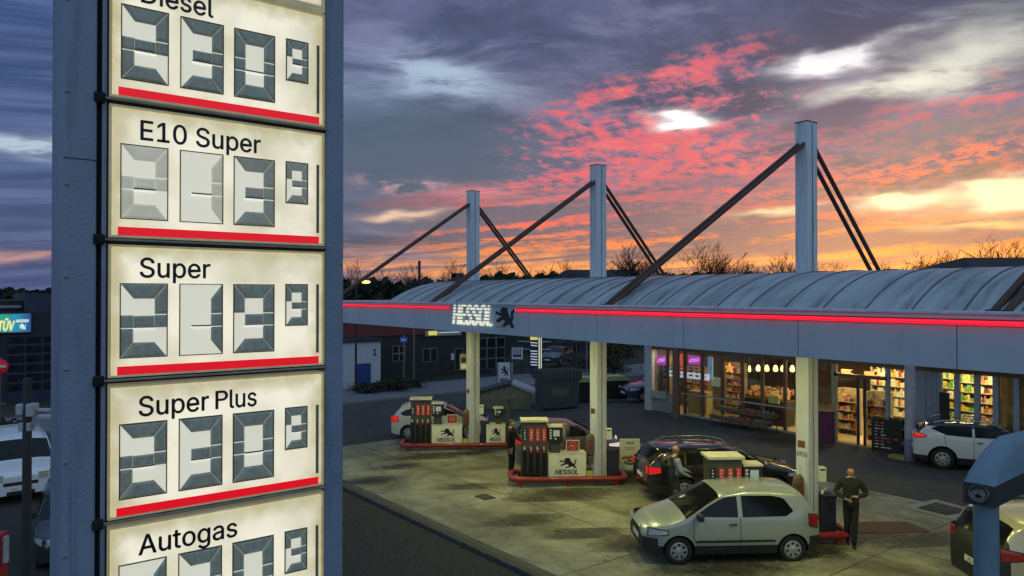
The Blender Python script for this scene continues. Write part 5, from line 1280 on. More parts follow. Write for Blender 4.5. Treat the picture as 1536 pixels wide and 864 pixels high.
for k in range(6):
    for j in range(3): m_.box((-w2 + .12 + k * w2 * .32, -.014, .12 + j * .18), (-w2 + .05 + (k + 1) * w2 * .30, -.002, .20 + j * .18), (GOODS[3], ink, mat('violet print', (.2, .1, .5), .5, emit=(.2, .1, .7), estr=.2))[(k + j) % 3])
m_.build('print', t)
lit_sign('lit_sign_board', 'pale blue upright panel in the shop window', 1061, 1068, 535, 569, YS + .6, mat('pale blue panel', (.25, .40, .6), .4, var=.15, emit=(.35, .55, .85), estr=.42))
# lamps
bulb = mat('pendant bulb', (.9, .8, .5), .3, var=0, emit=(1, .70, .28), estr=2.6)
warm_n = 0
def pendant(px, py, label, y=None, r=.11):
    y = y or YS + 1.2; p = at_y(px, py, y); t = thing('pendant_lamp', label, 'lamp', (p.x, p.y, p.z), 0, 'pendant lamps over the counter')
    m_ = MB(); m_.lathe([(0, -.16), (r * .8, -.13), (r, -.04), (r * .7, .08), (r * .35, .14), (0, .15)], bulb, 14); m_.build('shade', t); m_ = MB(); m_.tube([(0, 0, .15), (0, 0, SH - p.z)], .012, dark_metal, 5); m_.build('cord', t)
PL = ['pendant lamp farthest left over the counter', 'second pendant lamp from the left over the counter', 'third pendant lamp from the left over the counter', 'fourth pendant lamp from the left, cut by a mullion', 'rightmost pendant lamp beside the nearest column', 'dim pendant lamp left of the bright row']
for k, px in enumerate((1137, 1150, 1163, 1174, 1188)): pendant(px, 552 + k * .2, PL[k])
pendant(1124, 553, PL[5], r=.07)
starm = mat('orange star lamp', (.8, .3, .05), .4, var=0, emit=(1, .35, .06), estr=1.6)
p = at_y(1094, 552, YS + .5); m_ = MB(); m_.prism([((.24 if k % 2 == 0 else .10) * math.cos(math.pi * k / 5 + math.pi / 2), (.24 if k % 2 == 0 else .10) * math.sin(math.pi * k / 5 + math.pi / 2)) for k in range(10)], -.05, .05, starm)
tag(m_.build('star_lamp', None, p), 'glowing orange star lamp in the shop window', 'lamp')
redl = mat('orange heater lamp', (.8, .2, .05), .4, var=0, emit=(1, .26, .05), estr=3.0)
for k, (px, py) in enumerate(((1270, 556), (1305, 559))):
    p = at_y(px, py, YS + .5); m_ = MB(); m_.box((-.22, -.08, -.07), (.22, .08, .05), dark_metal, .02); m_.box((-.19, -.06, -.10), (.19, .06, -.071), redl, .02); m_.box((-.19, -.092, -.06), (.19, -.081, .04), redl)
    tag(m_.build('door_lamp', None, p), ['orange lamp above the left half of the entrance', 'orange lamp above the right half of the entrance'][k], 'lamp', 'lamps above the entrance')
tube_m = mat('fluorescent tube', (.9, .9, .8), .3, var=0, emit=(1, .82, .42), estr=2.2)
for k, px in enumerate((1308, 1345, 1420, 1450, 1482)):
    y = YS + (3.5 if px < 1400 else 1.1); x = sxy(px, y); m_ = MB(); m_.box((x - .6, y, SH - .10), (x + .6, y + .14, SH - .03), tube_m, .01)
    tag(m_.build('strip_light'), ['strip light on the shop ceiling behind the entrance, left one', 'strip light on the shop ceiling behind the chalkboards', 'strip light above the yellow lit shelf', 'strip light above the green lit shelf', 'strip light above the orange lit shelf'][k], 'strip light', 'strip lights in the shop')
def shop_light(x, y, z, e, c, sx=1.5, sy=.5):
    l = bpy.data.lights.new('shop_light', 'AREA'); l.shape = 'RECTANGLE'; l.size = sx; l.size_y = sy; l.energy = e; l.color = c
    o = bpy.data.objects.new('shop_light', l); col.objects.link(o); o.location = (x, y, z)
WARM = (1, .62, .22)
shop_light(sxy(1270, YS + 2.5), YS + 1.0, SH - .12, 185, (1, .66, .25), 2.5, .8); shop_light(sxy(1320, YS + 3), YS + 3.7, SH - .12, 200, (1, .72, .32), 2.5, 1.2)
shop_light(sxy(1345, YS + 5.2), YS + 4.9, SH - .12, 170, (1, .78, .42), 2.5, .5)
for px in (1420, 1450, 1482): shop_light(sxy(px, YS + 1.1), YS + 1.0, SH - .12, 52, (1, .72, .30), 1.0, .3)
shop_light(sxy(1145, YS + 1.3), YS + .9, SH - .5, 42, WARM, 3.0, .2); shop_light(sxy(1045, YS + 1.5), YS + 1.5, SH - .12, 44, (1, .5, .3), 2.0, .4); shop_light(sxy(1100, YS + 1.2), YS + 1.2, SH - .12, 24, WARM, 1.2, .3); shop_light(SX0 + 1.1, YS + .45, SH - .35, 12, (.9, 1, .5), .8, .2)
m_ = MB(); m_.box((0, 0, 0), (.9, .5, 3.2), mat('ochre pillar', (.42, .26, .06), .6, var=.2), .02); tag(m_.build('pillar', None, (fx(1500), YS + .5, .02)), 'ochre pillar inside the shop window at the far right', 'pillar')
m_ = MB(); m_.box((0, 0, 0), (fx(1425) - fx(1410), .04, 1.6), mat('blackboard', (.015, .016, .016), .6, var=.4, scale=15), .01); tag(m_.build('menu_board', None, (fx(1411), YS - .16, .75)), 'tall black board in the window left of the crossover roof', 'board')
# fruit and flower racks under the windows
def rack(label, px0, px1, pal, z):
    a = at_g(px0, 640).x; x0, x1 = fx(px0), fx(px1); t = thing('display_rack', label, 'display rack', ((x0 + x1) / 2, YS - .62, 0), 0, 'display racks under the shop windows'); w2 = (x1 - x0) / 2
    m_ = MB()
    for x in (-w2 + .05, w2 - .05):
        for y in (-.4, .35): m_.tube([(x, y, 0), (x, y, .5 + (y + .4) * .6)], .02, dark_metal, 6)
    m_.box((-w2, -.42, .30), (w2, -.05, .34), frame_dk); m_.box((-w2, -.05, .62), (w2, .38, .66), frame_dk); m_.build('stand', t)
    for zz, y0, y1 in ((.34, -.42, -.05), (.66, -.05, .38)):
        m_ = MB(); m_.box((-w2, y0, zz), (w2, y0 + .02, zz + .14), frame_dk); m_.box((-w2, y1 - .02, zz), (w2, y1, zz + .14), frame_dk); m_.box((-w2, y0 + .02, zz + .001), (w2, y1 - .02, zz + .02), frame_dk); m_.build('tray', t)
    g = MB()
    for k in range(150):
        up = rs.random() < .5; x = rs.uniform(-w2 + .06, w2 - .06); y = rs.uniform(-.38, -.1) if not up else rs.uniform(0, .34); zz = (.66 if up else .34) + rs.uniform(.02, .16)
        bm = bmesh.new(); bmesh.ops.create_icosphere(bm, subdivisions=1, radius=rs.uniform(.035, .06)); g.bm(bm, rs.choice(pal), True, Matrix.Translation((x, y, zz))); bm.free()
    o = g.build('rack_goods', None, t.location); o['kind'] = 'stuff'
rack('rack heaped with yellowish goods under the middle windows', 1086, 1116, [GOODS[1], GOODS[7], GOODS[3]], 0); rack('rack with brown and red goods under the middle windows', 1118, 1146, [GOODS[5], GOODS[0], GOODS[8]], 0); rack('dark rack with blue green goods next to the nearest column', 1148, 1172, [GOODS[6], GOODS[3], GOODS[5]], 0)
# boards on the pavement
chalk = mat('chalkboard', (.014, .018, .016), .7, var=.5, scale=18)
def board(name, label, px, py, w_, h, txts, rz=0.0, m=chalk):
    p = at_g(px, py); t = thing(name, label, 'chalkboard', p, rz)
    m_ = MB(); m_.box((-w_ / 2, -.03, .08), (w_ / 2, .0, h), m); m_.box((-w_ / 2 - .03, -.04, .06), (-w_ / 2, .01, h + .03), dark_metal); m_.box((w_ / 2, -.04, .06), (w_ / 2 + .03, .01, h + .03), dark_metal); m_.build('board', t)
    m_ = MB()
    for x in (-w_ / 2, w_ / 2): m_.tube([(x, .02, h), (x, .38, 0)], .018, dark_metal, 5); m_.tube([(x, -.02, .1), (x, -.04, 0)], .018, dark_metal, 5)
    m_.build('legs', t)
    for st, x, z, hh, mm in txts: m_ = MB(); put_text(m_, st, mm, Matrix.Translation((x, -.032, z)) @ FACE_Y, height=hh, ext=.002, bold=.0); m_.build('writing', t)
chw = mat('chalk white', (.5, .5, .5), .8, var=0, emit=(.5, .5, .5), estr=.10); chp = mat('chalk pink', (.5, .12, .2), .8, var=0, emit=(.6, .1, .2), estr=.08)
board('chalkboard', 'black chalkboard with pink and white writing outside the entrance', 1329, 681, .92, 1.25, [], R(12))
t = [o for o in bpy.data.objects if o.name.startswith('chalkboard') and o.type == 'EMPTY'][-1]
m_ = MB()
for k in range(9):
    for j in range(rs.randint(2, 4)): x = -.38 + j * .2; m_.box((x, -.0345, .22 + k * .11), (x + rs.uniform(.06, .17), -.0315, .25 + k * .11), chp if k in (2, 3, 7, 8) else chw)
m_.build('writing', t)
board('chalkboard', 'dark green and grey boards reading 55 and 105 behind the pale round column', 1352, 682, .80, 1.28, [('55', -.06, .86, .15, chw), ('105', -.30, .36, .15, chw)], R(6))
board('chalkboard', 'purple board leaning between the nearest column and the entrance', 1237, 668, .60, 1.3, [], R(30), mat('purple board', (.10, .02, .06), .6, var=.3))
p = at_g(1347, 687); m_ = MB(); m_.box((-.28, -.2, 0), (.28, .2, .10), mat('yellowish box', (.35, .26, .10), .7), .01); tag(m_.build('flat_box', None, p), 'flat yellowish box at the foot of the 105 board', 'box')

# ------------------------------------------------------------------ the yard behind the pumps
wood = mat('weathered shed wood', (.20, .20, .13), .8, var=.4, scale=4, bump=.4)
p = at_g(752, 613); t = thing('garden_shed', 'small wooden shed with a pale roof edge behind the farthest island', 'shed', p, ISL - R(6))
m_ = MB(); wd = 1.55
m_.prism([(-wd, 0), (wd, 0), (wd, .86), (0.55, 1.30), (-wd, .70)], -.0, 1.5, wood)
for k in range(5): m_.box((-wd, -.012, .08 + k * .12), (wd, -.001, .085 + k * .12 + .004), dark_metal)
m_.build('walls', t)
m_ = MB(); m_.prism([(.52, 1.302), (.55, 1.40), (wd + .25, .92), (wd + .2, .80)], -.15, 1.65, mat('pale roof felt', (.40, .40, .42), .7)); m_.prism([(.50, 1.32), (.515, 1.40), (-wd - .25, .74), (-wd - .2, .66)], -.15, 1.65, mat('dark roof felt', (.04, .042, .045), .8)); m_.build('roof', t)
p = at_g(842, 614); t = thing('waste_container', 'grey green rolling container with a ribbed sloping lid', 'container', p, ISL + R(14))
cm = mat('container green grey', (.055, .065, .060), .6, var=.25)
m_ = MB(); m_.prism([(-.95, .1), (.95, .1), (1.0, 1.5), (-1.0, 1.5)], 0, 1.3, cm); m_.box((-.55, -.012, .7), (.35, .0, 1.1), mat('faded print', (.10, .12, .10), .7)); m_.build('body', t)
m_ = MB(); m_.prism([(0, 1.5), (.05, 1.95), (1.35, 1.95), (1.42, 1.5)], -1.12, 1.12, cm, M=Matrix(((0, 1, 0, 0), (1, 0, 0, -.06), (0, 0, 1, 0), (0, 0, 0, 1))))
for k in range(12): m_.tube([(-1.05 + k * .19, -.09, 1.52), (-1.05 + k * .19, -.03, 1.97), (-1.05 + k * .19, 1.3, 1.99)], .03, cm, 5)
m_.build('lid', t)
for k in range(4): m_ = MB(); m_.lathe([(0, -.04), (.09, -.04), (.09, .04), (0, .04)], rubber, 12, M=Matrix.Translation((-.75 + 1.5 * (k % 2), .2 + .9 * (k // 2), .09)) @ Matrix.Rotation(R(90), 4, 'X')); m_.build('wheel', t)
for k, (px, py, ym) in enumerate(((882, 604, 1), (925, 602, 1))):
    p = at_g(px, py); t = thing('wheeled_bin', ['dark wheeled bin with yellow lid left of the middle column', 'dark wheeled bin with yellow lid right of the middle column'][k], 'bin', p, ISL + R(8), 'yellow lidded bins in the yard')
    m_ = MB(); m_.prism([(-.62, .12), (.62, .12), (.70, 1.15), (-.70, 1.15)], 0, .95, mat('bin black', (.012, .013, .013), .6, var=.2)); m_.box((.2, -.014, .6), (.42, 0, .85), mat('bin sticker', (.3, .3, .3), .6, var=.3)); m_.build('body', t)
    m_ = MB(); m_.prism([(-.74, 1.152), (.74, 1.152), (.70, 1.30), (.45, 1.40), (-.45, 1.40), (-.70, 1.30)], -.05, 1.0, mat('bin lid yellow', (.42, .40, .16), .6, var=.2)); m_.build('lid', t)
# station sign board
p = at_d(757, 585, 43); t = thing('banner_sign', 'white upright board with a black lion behind the wooden shed', 'sign', (p.x, p.y, gz(p.x, p.y)), R(45)); zb_, zt2 = at_d(757, 600, 43).z - t.location.z, at_d(757, 543.5, 43).z - t.location.z
wb_ = mat('white board', (.60, .60, .68), .5, var=.06); navy = mat('navy print', (.02, .02, .07), .5, var=0)
m_ = MB(); m_.box((-.37, -.05, zb_), (.33, .0, zt2), wb_, .01); m_.build('board', t)
m_ = MB(); m_.box((.40, -.04, -.1), (.50, .04, zt2 + .02), chrome); m_.box((-.46, -.04, -.1), (-.40, .04, zt2), chrome); m_.build('posts', t)
m_ = MB(); lion(m_, navy, Matrix.Translation((-.24, -.055, zt2 - .85)) @ FACE_Y, .50, .68, .004); m_.build('lion_emblem', t); m_ = MB(); put_text(m_, 'HESSOL', navy, Matrix.Translation((-.29, -.055, zt2 - 1.15)) @ FACE_Y, width=.52, height=.20, ext=.003, shear=.2, bold=.04); put_text(m_, 'Top', navy, Matrix.Translation((-.18, -.055, zt2 - 1.48)) @ FACE_Y, width=.34, height=.14, ext=.003, bold=.02); m_.build('lettering', t)
# iron railing beyond the road
rx = -43.2; iron = mat('railing iron', (.02, .02, .025), .6)
def py_of(px, x): return at_x(px, 560, x).y
t = thing('iron_railing', 'dark iron railing with upright bars beyond the road', 'fence', (rx, 0, 0)); g_ = .11
for a, b in ((718, 795), (848, 905)):
    y0, y1 = py_of(a, rx), py_of(b, rx); n = int((y1 - y0) / .16); m_ = MB(); zt2 = 1.9
    for k in range(n + 1): y = y0 + (y1 - y0) * k / n; m_.box((-.012, y - .012, g_ - .4), (.012, y + .012, zt2), iron)
    m_.box((-.02, y0, zt2 - .1), (.02, y1, zt2 - .05), iron); m_.box((-.02, y0, g_ + .1), (.02, y1, g_ + .15), iron); m_.build('railing_panel', t)
t = thing('wire_fence', 'low dark garden fence with three posts in front of the red building', 'fence', (-42.9, 0, 0)); m_ = MB(); y0, y1 = py_of(632, -42.9), py_of(690, -42.9)
for k in range(5): m_.box((-.03, y0 + (y1 - y0) * k / 4 - .03, -.4), (.03, y0 + (y1 - y0) * k / 4 + .03, 1.0), iron)
for k in range(5): m_.tube([(0, y0, .1 + k * .2), (0, y1, .1 + k * .2)], .012, iron, 5)
m_.build('fence_panel', t)
# blue advertising column with lit edges
p = at_d(802, 567, 52); t = thing('advertising_column', 'tall dark blue price column with yellow top and lit white edge', 'sign', (p.x, p.y, -.1), R(42)); zt2 = at_d(802, 503, 52).z + .1
bl = mat('deep blue', (.015, .02, .06), .5); yl = mat('lit yellow', (.6, .5, .05), .4, var=0, emit=(1, .85, .12), estr=.55); wl = mat('lit white edge', (.7, .7, .55), .4, var=0, emit=(.95, 1, .70), estr=.42); wl2 = mat('lit white rows', (.6, .6, .62), .4, var=0, emit=(.8, .82, .9), estr=.38)
m_ = MB(); m_.box((-.36, -.15, 0), (.28, .15, zt2), bl, .02); m_.build('body', t)
m_ = MB(); m_.box((-.30, -.16, zt2 - .32), (.24, -.152, zt2 - .08), yl); m_.build('yellow_head', t)
m_ = MB()
for x in (.31, .46): m_.box((x, -.13, .2), (x + .045, .1, zt2), wl)
m_.build('lit_edge', t)
m_ = MB()
for k in range(8): zz = zt2 - .55 - k * .20 - (.2 if k > 1 else 0); m_.prism([(-.29 + .04 * (k % 2), zz), (.22, zz - .03), (.22, zz + .05), (-.29 + .04 * (k % 2), zz + .08)], -.158, -.152, wl2)
m_.build('lit_rows', t)
m_ = MB()
for s in (-1, 1):
    for zz in (zt2 - .45, zt2 - 1.0): m_.tube([(s * .30, 0, zz), (s * 1.2, 0, zz)], .025, chrome, 6)
m_.build('cross_bars', t)
p = at_d(776, 560, 53.5); m_ = MB(); t = thing('notice_board', 'pale upright notice board behind the iron railing', 'sign', (p.x, p.y, -.1), R(42)); m_.box((-.42, -.03, 1.0), (.42, .03, at_d(770, 521, 53.5).z + .1), wb_, .01); m_.build('board', t)
m_ = MB(); m_.box((-.32, -.034, at_d(770, 535, 53.5).z + .1), (.30, -.031, at_d(770, 535, 53.5).z + .24), navy)
for k in range(5): m_.box((-.33 + k * .14, -.034, 1.15), (-.27 + k * .14, -.031, 2.0), navy)
m_.build('print', t); m_ = MB(); m_.box((-.38, -.02, -.2), (-.32, .02, 1.0), iron); m_.box((.32, -.02, -.2), (.38, .02, 1.0), iron); m_.build('posts', t)

# ------------------------------------------------------------------ buildings over the road
BX = -46.0
yb = lambda px: at_x(px, 560, BX).y
zb2 = lambda px, py: at_x(px, py, BX).z
red_w = mat('dark red cladding', (.14, .03, .028), .7, var=.2); dk_w = mat('dark render', (.035, .032, .032), .85, var=.25); win_d = mat('dark window glass', (.015, .018, .022), .08, var=.1, spec=.8); frame_l = mat('pale window frame', (.16, .16, .16), .6)
t = thing('workshop_building', 'dark workshop with a red upper band across the road', 'building', (BX, 0, 0))
y0, y1 = yb(505), yb(735); zs = zb2(600, 503); ztp = zb2(700, 462)
m_ = MB(); m_.box((-12, y0, -.5), (0, y1, zs), dk_w); m_.build('wall', t)
m_ = MB(); m_.box((-12, y0, zs + .002), (.12, y1, ztp), red_w); m_.box((-12.1, y0 - .1, ztp + .002), (.25, y1 + .1, ztp + .18), dark_metal); m_.build('upper_band', t)
def wnd(px0, px1, py0, py1, nx, nz, parent, B=BX, m=frame_l):
    ya, yc = at_x(px0, 560, B).y, at_x(px1, 560, B).y; za, zc = at_x((px0 + px1) / 2, py1, B).z, at_x((px0 + px1) / 2, py0, B).z
    m_ = MB(); m_.box((.0, ya, za), (.05, yc, zc), m); f = m_.build('window', parent)
    m_ = MB(); wy = (yc - ya) / nx; wz = (zc - za) / nz
    for i in range(nx):
        for j in range(nz): m_.box((.052, ya + wy * i + .06, za + wz * j + .06), (.06, ya + wy * (i + 1) - .06, za + wz * (j + 1) - .06), win_d)
    m_.build('pane', f)
wnd(588, 608, 518, 542, 2, 2, t); wnd(634, 656, 522, 543, 2, 1, t); wnd(682, 694, 522, 555, 1, 1, t); wnd(716, 757, 506, 553, 3, 3, t); wnd(548, 562, 489, 496, 1, 1, t)
m_ = MB(); a, b = at_x(636, 496, BX), at_x(690, 496, BX); m_.box((.13, a.y, at_x(660, 503.5, BX).z), (.22, b.y, at_x(660, 495, BX).z), mat('grey sign board', (.30, .32, .28), .5)); m_.box((.222, a.y + .25, at_x(660, 502, BX).z), (.23, a.y + 1.0, at_x(660, 496, BX).z), yl)
m_.box((.222, a.y + 1.1, at_x(660, 499.5, BX).z), (.23, b.y - .2, at_x(660, 498, BX).z), wl2); m_.build('sign_board', t)
m_ = MB(); m_.box((.02, at_x(676, 560, BX).y, at_x(676, 540, BX).z), (.12, at_x(680, 560, BX).y, at_x(676, 530, BX).z), wb_); m_.build('wall_box', t)
# white garage with a blue door
GXX = -47.2 + 2.4; t = thing('garage_building', 'low white garage with a blue door and the number 1', 'garage', (-43.6, 0, 0)); GX_ = -43.6
ya, yc = at_x(440, 560, GX_).y, at_x(571, 560, GX_).y; zt2 = at_x(545, 513, GX_).z
m_ = MB(); m_.box((-5, ya, -.6), (0, yc, zt2), mat('garage render', (.50, .50, .56), .8, var=.1)); m_.build('wall', t)
m_ = MB(); m_.box((-5.1, ya - .1, zt2 + .002), (.15, yc + .1, zt2 + .2), dark_metal); m_.build('roof', t)
m_ = MB(); m_.box((.002, at_x(535, 560, GX_).y, -.4), (.05, at_x(556, 560, GX_).y, at_x(545, 545, GX_).z), mat('blue door paint', (.02, .05, .22), .5), .01); d_ = m_.build('door', t); m_ = MB(); m_.box((.052, at_x(537, 560, GX_).y, .75), (.10, at_x(537.8, 560, GX_).y, .85), chrome); m_.build('handle', d_)
m_ = MB(); put_text(m_, '1', ink, Matrix.Translation((.004, at_x(559.5, 560, GX_).y, at_x(559, 533, GX_).z)) @ FACE_X, height=.42, ext=.004, bold=.02); m_.build('number', t)
# more buildings under the canopy, to the right
t = thing('hall_building', 'long dark hall behind the railing and the parked car', 'building', (-58, 0, 0)); ya, yc = at_x(740, 560, -58).y, at_x(1010, 560, -58).y
m_ = MB(); m_.box((-14, ya, -.5), (0, yc, 5.2), mat('dark hall wall', (.03, .032, .04), .85, var=.2)); m_.build('wall', t); m_ = MB(); m_.box((-14.2, ya - .2, 5.202), (.3, yc + .2, 5.5), dark_metal); m_.build('roof', t)
for px in (836, 858, 880, 935, 960): wnd(px, px + 12, 512, 530, 2, 1, t, -58)
# street furniture beyond the road
def lamp_post(px, base_py, top_py, label, lit=False, d=None):
    p = at_g(px, base_py); dd = (p.x * FW.x + p.y * FW.y); top = at_d(px, top_py, dd).z - p.z; t = thing('street_lamp', label, 'street lamp', p)
    m_ = MB(); m_.tube([(0, 0, -.1), (0, 0, top)], [.09, .05], iron, 8); m_.build('pole', t)
    a = Vector((RT.x, RT.y, 0)) * .62
    m_ = MB(); m_.tube([(0, 0, top - .05), (a.x * .5, a.y * .5, top + .08), (a.x, a.y, top + .06)], .03, iron, 6); m_.build('arm', t)
    m_ = MB(); m_.lathe([(0, -.10), (.12, -.08), (.18, 0), (.14, .07), (0, .10)], mat('sodium lamp', (.8, .5, .2), .3, var=0, emit=(1, .50, .12), estr=3.0) if lit else dark_metal, 12, M=Matrix.Translation((a.x, a.y, top + .04)) @ Matrix.Scale(1.6, 4, (RT.x, RT.y, 0))); m_.build('lamp_head', t)
lamp_post(534, 587, 424, 'tall street lamp with a glowing orange head by the white garage', True)
p = at_g(606, 578); dd = p.x * FW.x + p.y * FW.y; t = thing('street_sign', 'blue street sign on a thin post across the road', 'sign', p, R(40)); zt2 = at_d(606, 504, dd).z - p.z
m_ = MB(); m_.tube([(0, 0, -.1), (0, 0, zt2 + .1)], .045, mat('galvanised', (.16, .16, .16), .5), 8); m_.build('post', t); m_ = MB(); m_.box((-.24, -.07, zt2 - .42), (.24, -.05, zt2 - .06), mat('traffic blue', (.03, .07, .35), .5, emit=(.1, .2, .8), estr=.08), .01); m_.box((-.15, -.074, zt2 - .3), (.15, -.071, zt2 - .2), label_w); m_.build('plate', t)
p = at_d(621, 560, 49); m_ = MB(); m_.tube([(p.x, p.y, -.3), (p.x, p.y, 4.4)], .05, mat('galvanised', ()), 8); tag(m_.build('bare_post'), 'thin bare grey post in front of the red building', 'post')
m_ = MB(); p = at_d(880, 560, 50); m_.tube([(p.x, p.y, -.3), (p.x, p.y, 4.6)], .05, mat('galvanised', ()), 8); tag(m_.build('bare_post'), 'thin bare post just left of the middle column', 'post')
p = at_d(686, 560, 29.5)
t = thing('notice_box', 'small grey notice box hung on the farthest column', 'notice box', (CX[0] - .25, YC - .05, 0), ISL); za = at_d(700, 555, 28.2).z
m_ = MB(); m_.box((-.34, -.14, za), (-.02, .05, at_d(700, 531, 28.2).z), mat('notice grey', (.22, .22, .18), .5), .02); m_.build('box', t); m_ = MB(); m_.box((-.30, -.146, za + .06), (-.08, -.142, za + .25), label_w); m_.box((-.28, -.146, za + .3), (-.1, -.142, za + .5), ink); m_.build('print', t)
# hanging plates on columns: small brown number plates
for i in range(3):
    m_ = MB(); z = gz(CX[i], YC); m_.box((-.09, -.008, 0), (.09, 0, .16), mat('brown plate', (.18, .07, .03), .5), .003)
    if i == 2: put_text(m_, '6926', ink, Matrix.Translation((-.11, -.006, -.2)) @ FACE_Y, width=.24, height=.11, ext=.002)
    tag(m_.build('number_plate_board', None, (CX[i] - .02, YC - .212, z + 2.15)), ['small brown plate on the farthest column', 'small brown plate on the middle column', 'small brown plate with a number below it on the nearest column'][i], 'plate', 'plates on the columns')

# ------------------------------------------------------------------ left edge: test centre, posts
TX = -49.0; zt3 = lambda py: at_x(40, py, TX).z; ty = lambda px: at_x(px, 500, TX).y
t = thing('test_centre_building', 'dark vehicle test centre with a large grid door behind the van', 'building', (TX, 0, 0))
m_ = MB(); m_.box((-14, ty(-60), -.6), (0, ty(170), zt3(468)), mat('dark panel wall', (.030, .031, .045), .8, var=.2)); m_.build('wall', t)
m_ = MB(); m_.box((-13.5, ty(37), zt3(468)), (-.05, ty(170), zt3(440)), mat('blue black parapet', (.035, .04, .075), .7, var=.2)); m_.box((-13, ty(-60), zt3(468) + .002), (-.6, ty(36.5), zt3(451)), mat('dark parapet', (.022, .022, .026), .8)); m_.box((-.58, ty(-60), zt3(462)), (-.50, ty(33), zt3(458)), mat('pale roof trim', (.25, .26, .30), .6)); m_.build('parapet', t)
m_ = MB(); m_.box((.002, ty(12), zt3(606)), (.06, ty(110), zt3(503)), mat('door blue', (.02, .022, .06), .5, var=.2)); gd = m_.build('grid_door', t)
m_ = MB()
for k in range(6):
    for j in range(4):
        a, b = 12 + j * 26, 12 + (j + 1) * 26; m_.box((.062, ty(a + 1.2), zt3(517 + 14 * k - 1.6 + (0))), (.066, ty(b - 1.2), zt3(503 + 14 * k + 1.8)), mat('grid pane', (.010, .012, .016), .15, var=.5, scale=2))
m_.build('pane', gd)
m_ = MB(); m_.box((.002, ty(-30), zt3(606)), (.25, ty(10.5), zt3(601)), mat('grey ledge', (.12, .12, .13), .7)); m_.build('ledge', t)
sg_ = thing('lit_company_sign', 'lit green and blue company sign on the test centre wall', 'sign', (TX + .05, 0, 0)); teal = mat('teal lit sign', (.02, .2, .25), .4, var=0, emit=(.02, .30, .42), estr=.75)
n_ = teal.node_tree; b_ = n_.nodes['Principled BSDF']; co_ = n_.nodes.new('ShaderNodeTexCoord'); s_ = n_.nodes.new('ShaderNodeSeparateXYZ'); n_.links.new(co_.outputs['Object'], s_.inputs[0]); mr = n_.nodes.new('ShaderNodeMapRange'); mr.inputs[1].default_value = ty(0); mr.inputs[2].default_value = ty(45); n_.links.new(s_.outputs[1], mr.inputs[0]); cr = n_.nodes.new('ShaderNodeValToRGB'); cr.color_ramp.elements[0].color = (.03, .42, .20, 1); cr.color_ramp.elements[1].color = (.015, .05, .30, 1); e_ = cr.color_ramp.elements.new(.5); e_.color = (.02, .32, .45, 1); n_.links.new(mr.outputs[0], cr.inputs[0]); n_.links.new(cr.outputs[0], b_.inputs['Emission Color'])
m_ = MB(); m_.box((0, ty(-24), zt3(497)), (.18, ty(45.5), zt3(471)), teal); m_.build('board', sg_)
m_ = MB(); fr = mat('sign rim lilac', (.4, .36, .5), .5)
for a, b in (((.0, ty(-24), zt3(471)), (.2, ty(46), zt3(470))), ((.0, ty(-24), zt3(498)), (.2, ty(46), zt3(497))), ((.0, ty(45.5), zt3(497)), (.2, ty(46.3), zt3(471)))): m_.box(a, b, fr)
m_.build('rim', sg_)
yel = mat('lit yellow letters', (.7, .6, .2), .4, var=0, emit=(1, .88, .35), estr=.75)
m_ = MB(); put_text(m_, 'TÜV', yel, Matrix.Translation((.183, ty(-2), zt3(494.5))) @ FACE_X, width=ty(22) - ty(-2), height=(zt3(481) - zt3(494.5)), ext=.02, shear=.25, bold=.045); put_text(m_, 'HESSEN', mat('lit pale letters', (.7, .7, .6), .4, var=0, emit=(.95, 1, .8), estr=.75), Matrix.Translation((.183, ty(24), zt3(483))) @ FACE_X, width=ty(43) - ty(24), height=(zt3(479) - zt3(483)), ext=.02, shear=.25, bold=.03); m_.build('lettering', sg_)
m_ = MB(); lion(m_, MATS['lit pale letters'], Matrix.Translation((.183, ty(28), zt3(494.5))) @ FACE_X, ty(39) - ty(28), zt3(484.5) - zt3(494.5), .02); m_.build('lion_emblem', sg_)
p = at_d(0, 549.5, 27); t = thing('no_entry_sign', 'round red no entry sign at the left edge', 'traffic sign', (p.x, p.y, gz(p.x, p.y)), math.atan2(-p.y, -p.x) + R(90)); z = p.z - t.location.z
m_ = MB(); m_.lathe([(0, 0), (.27, 0), (.28, .012), (0, .02)], mat('sign red', (.5, .02, .03), .4, var=.1, emit=(1, .05, .06), estr=.10), 28, M=Matrix.Translation((0, -.04, z)) @ Matrix.Rotation(R(90), 4, 'X')); m_.box((-.20, -.066, z - .045), (.20, -.061, z + .045), label_w); m_.build('disc', t); m_ = MB(); m_.tube([(0, 0, -.1), (0, 0, z + .35)], .04, mat('galvanised', ()), 8); m_.build('post', t)
p = at_d(42, 700, 12); zt2 = at_d(42, 568, 12).z; g1 = gz(p.x, p.y); t = thing('lamp_mast', 'dark mast with white floodlight heads in front of the white van', 'mast', (p.x, p.y, g1)); cm_ = mat('mast dark', (.035, .035, .04), .5, var=.2); whm = mat('pale housing', (.45, .46, .5), .5)
m_ = MB(); m_.tube([(0, 0, -.1), (0, 0, zt2 - g1)], .068, cm_, 12); m_.build('pole', t)
rv = Vector((RT.x, RT.y, 0)); fv = Vector((FW.x, FW.y, 0)); Mx = Matrix(((RT.x, FW.x, 0, 0), (RT.y, FW.y, 0, 0), (0, 0, 1, 0), (0, 0, 0, 1)))
zz = at_d(42, 613, 12).z - g1
for a, b in (((-.14, -.10, zz - .10), (-.02, .06, zz + .09)), ((.04, -.12, zz - .12), (.17, .06, zz + .10)), ((.17, -.05, zz - .05), (.40, .05, zz + .01)), ((.22, -.10, zz - .17), (.50, .06, zz - .08))):
    m_ = MB(); m_.box(a, b, whm, .03, M=Mx); m_.build('floodlight', t)
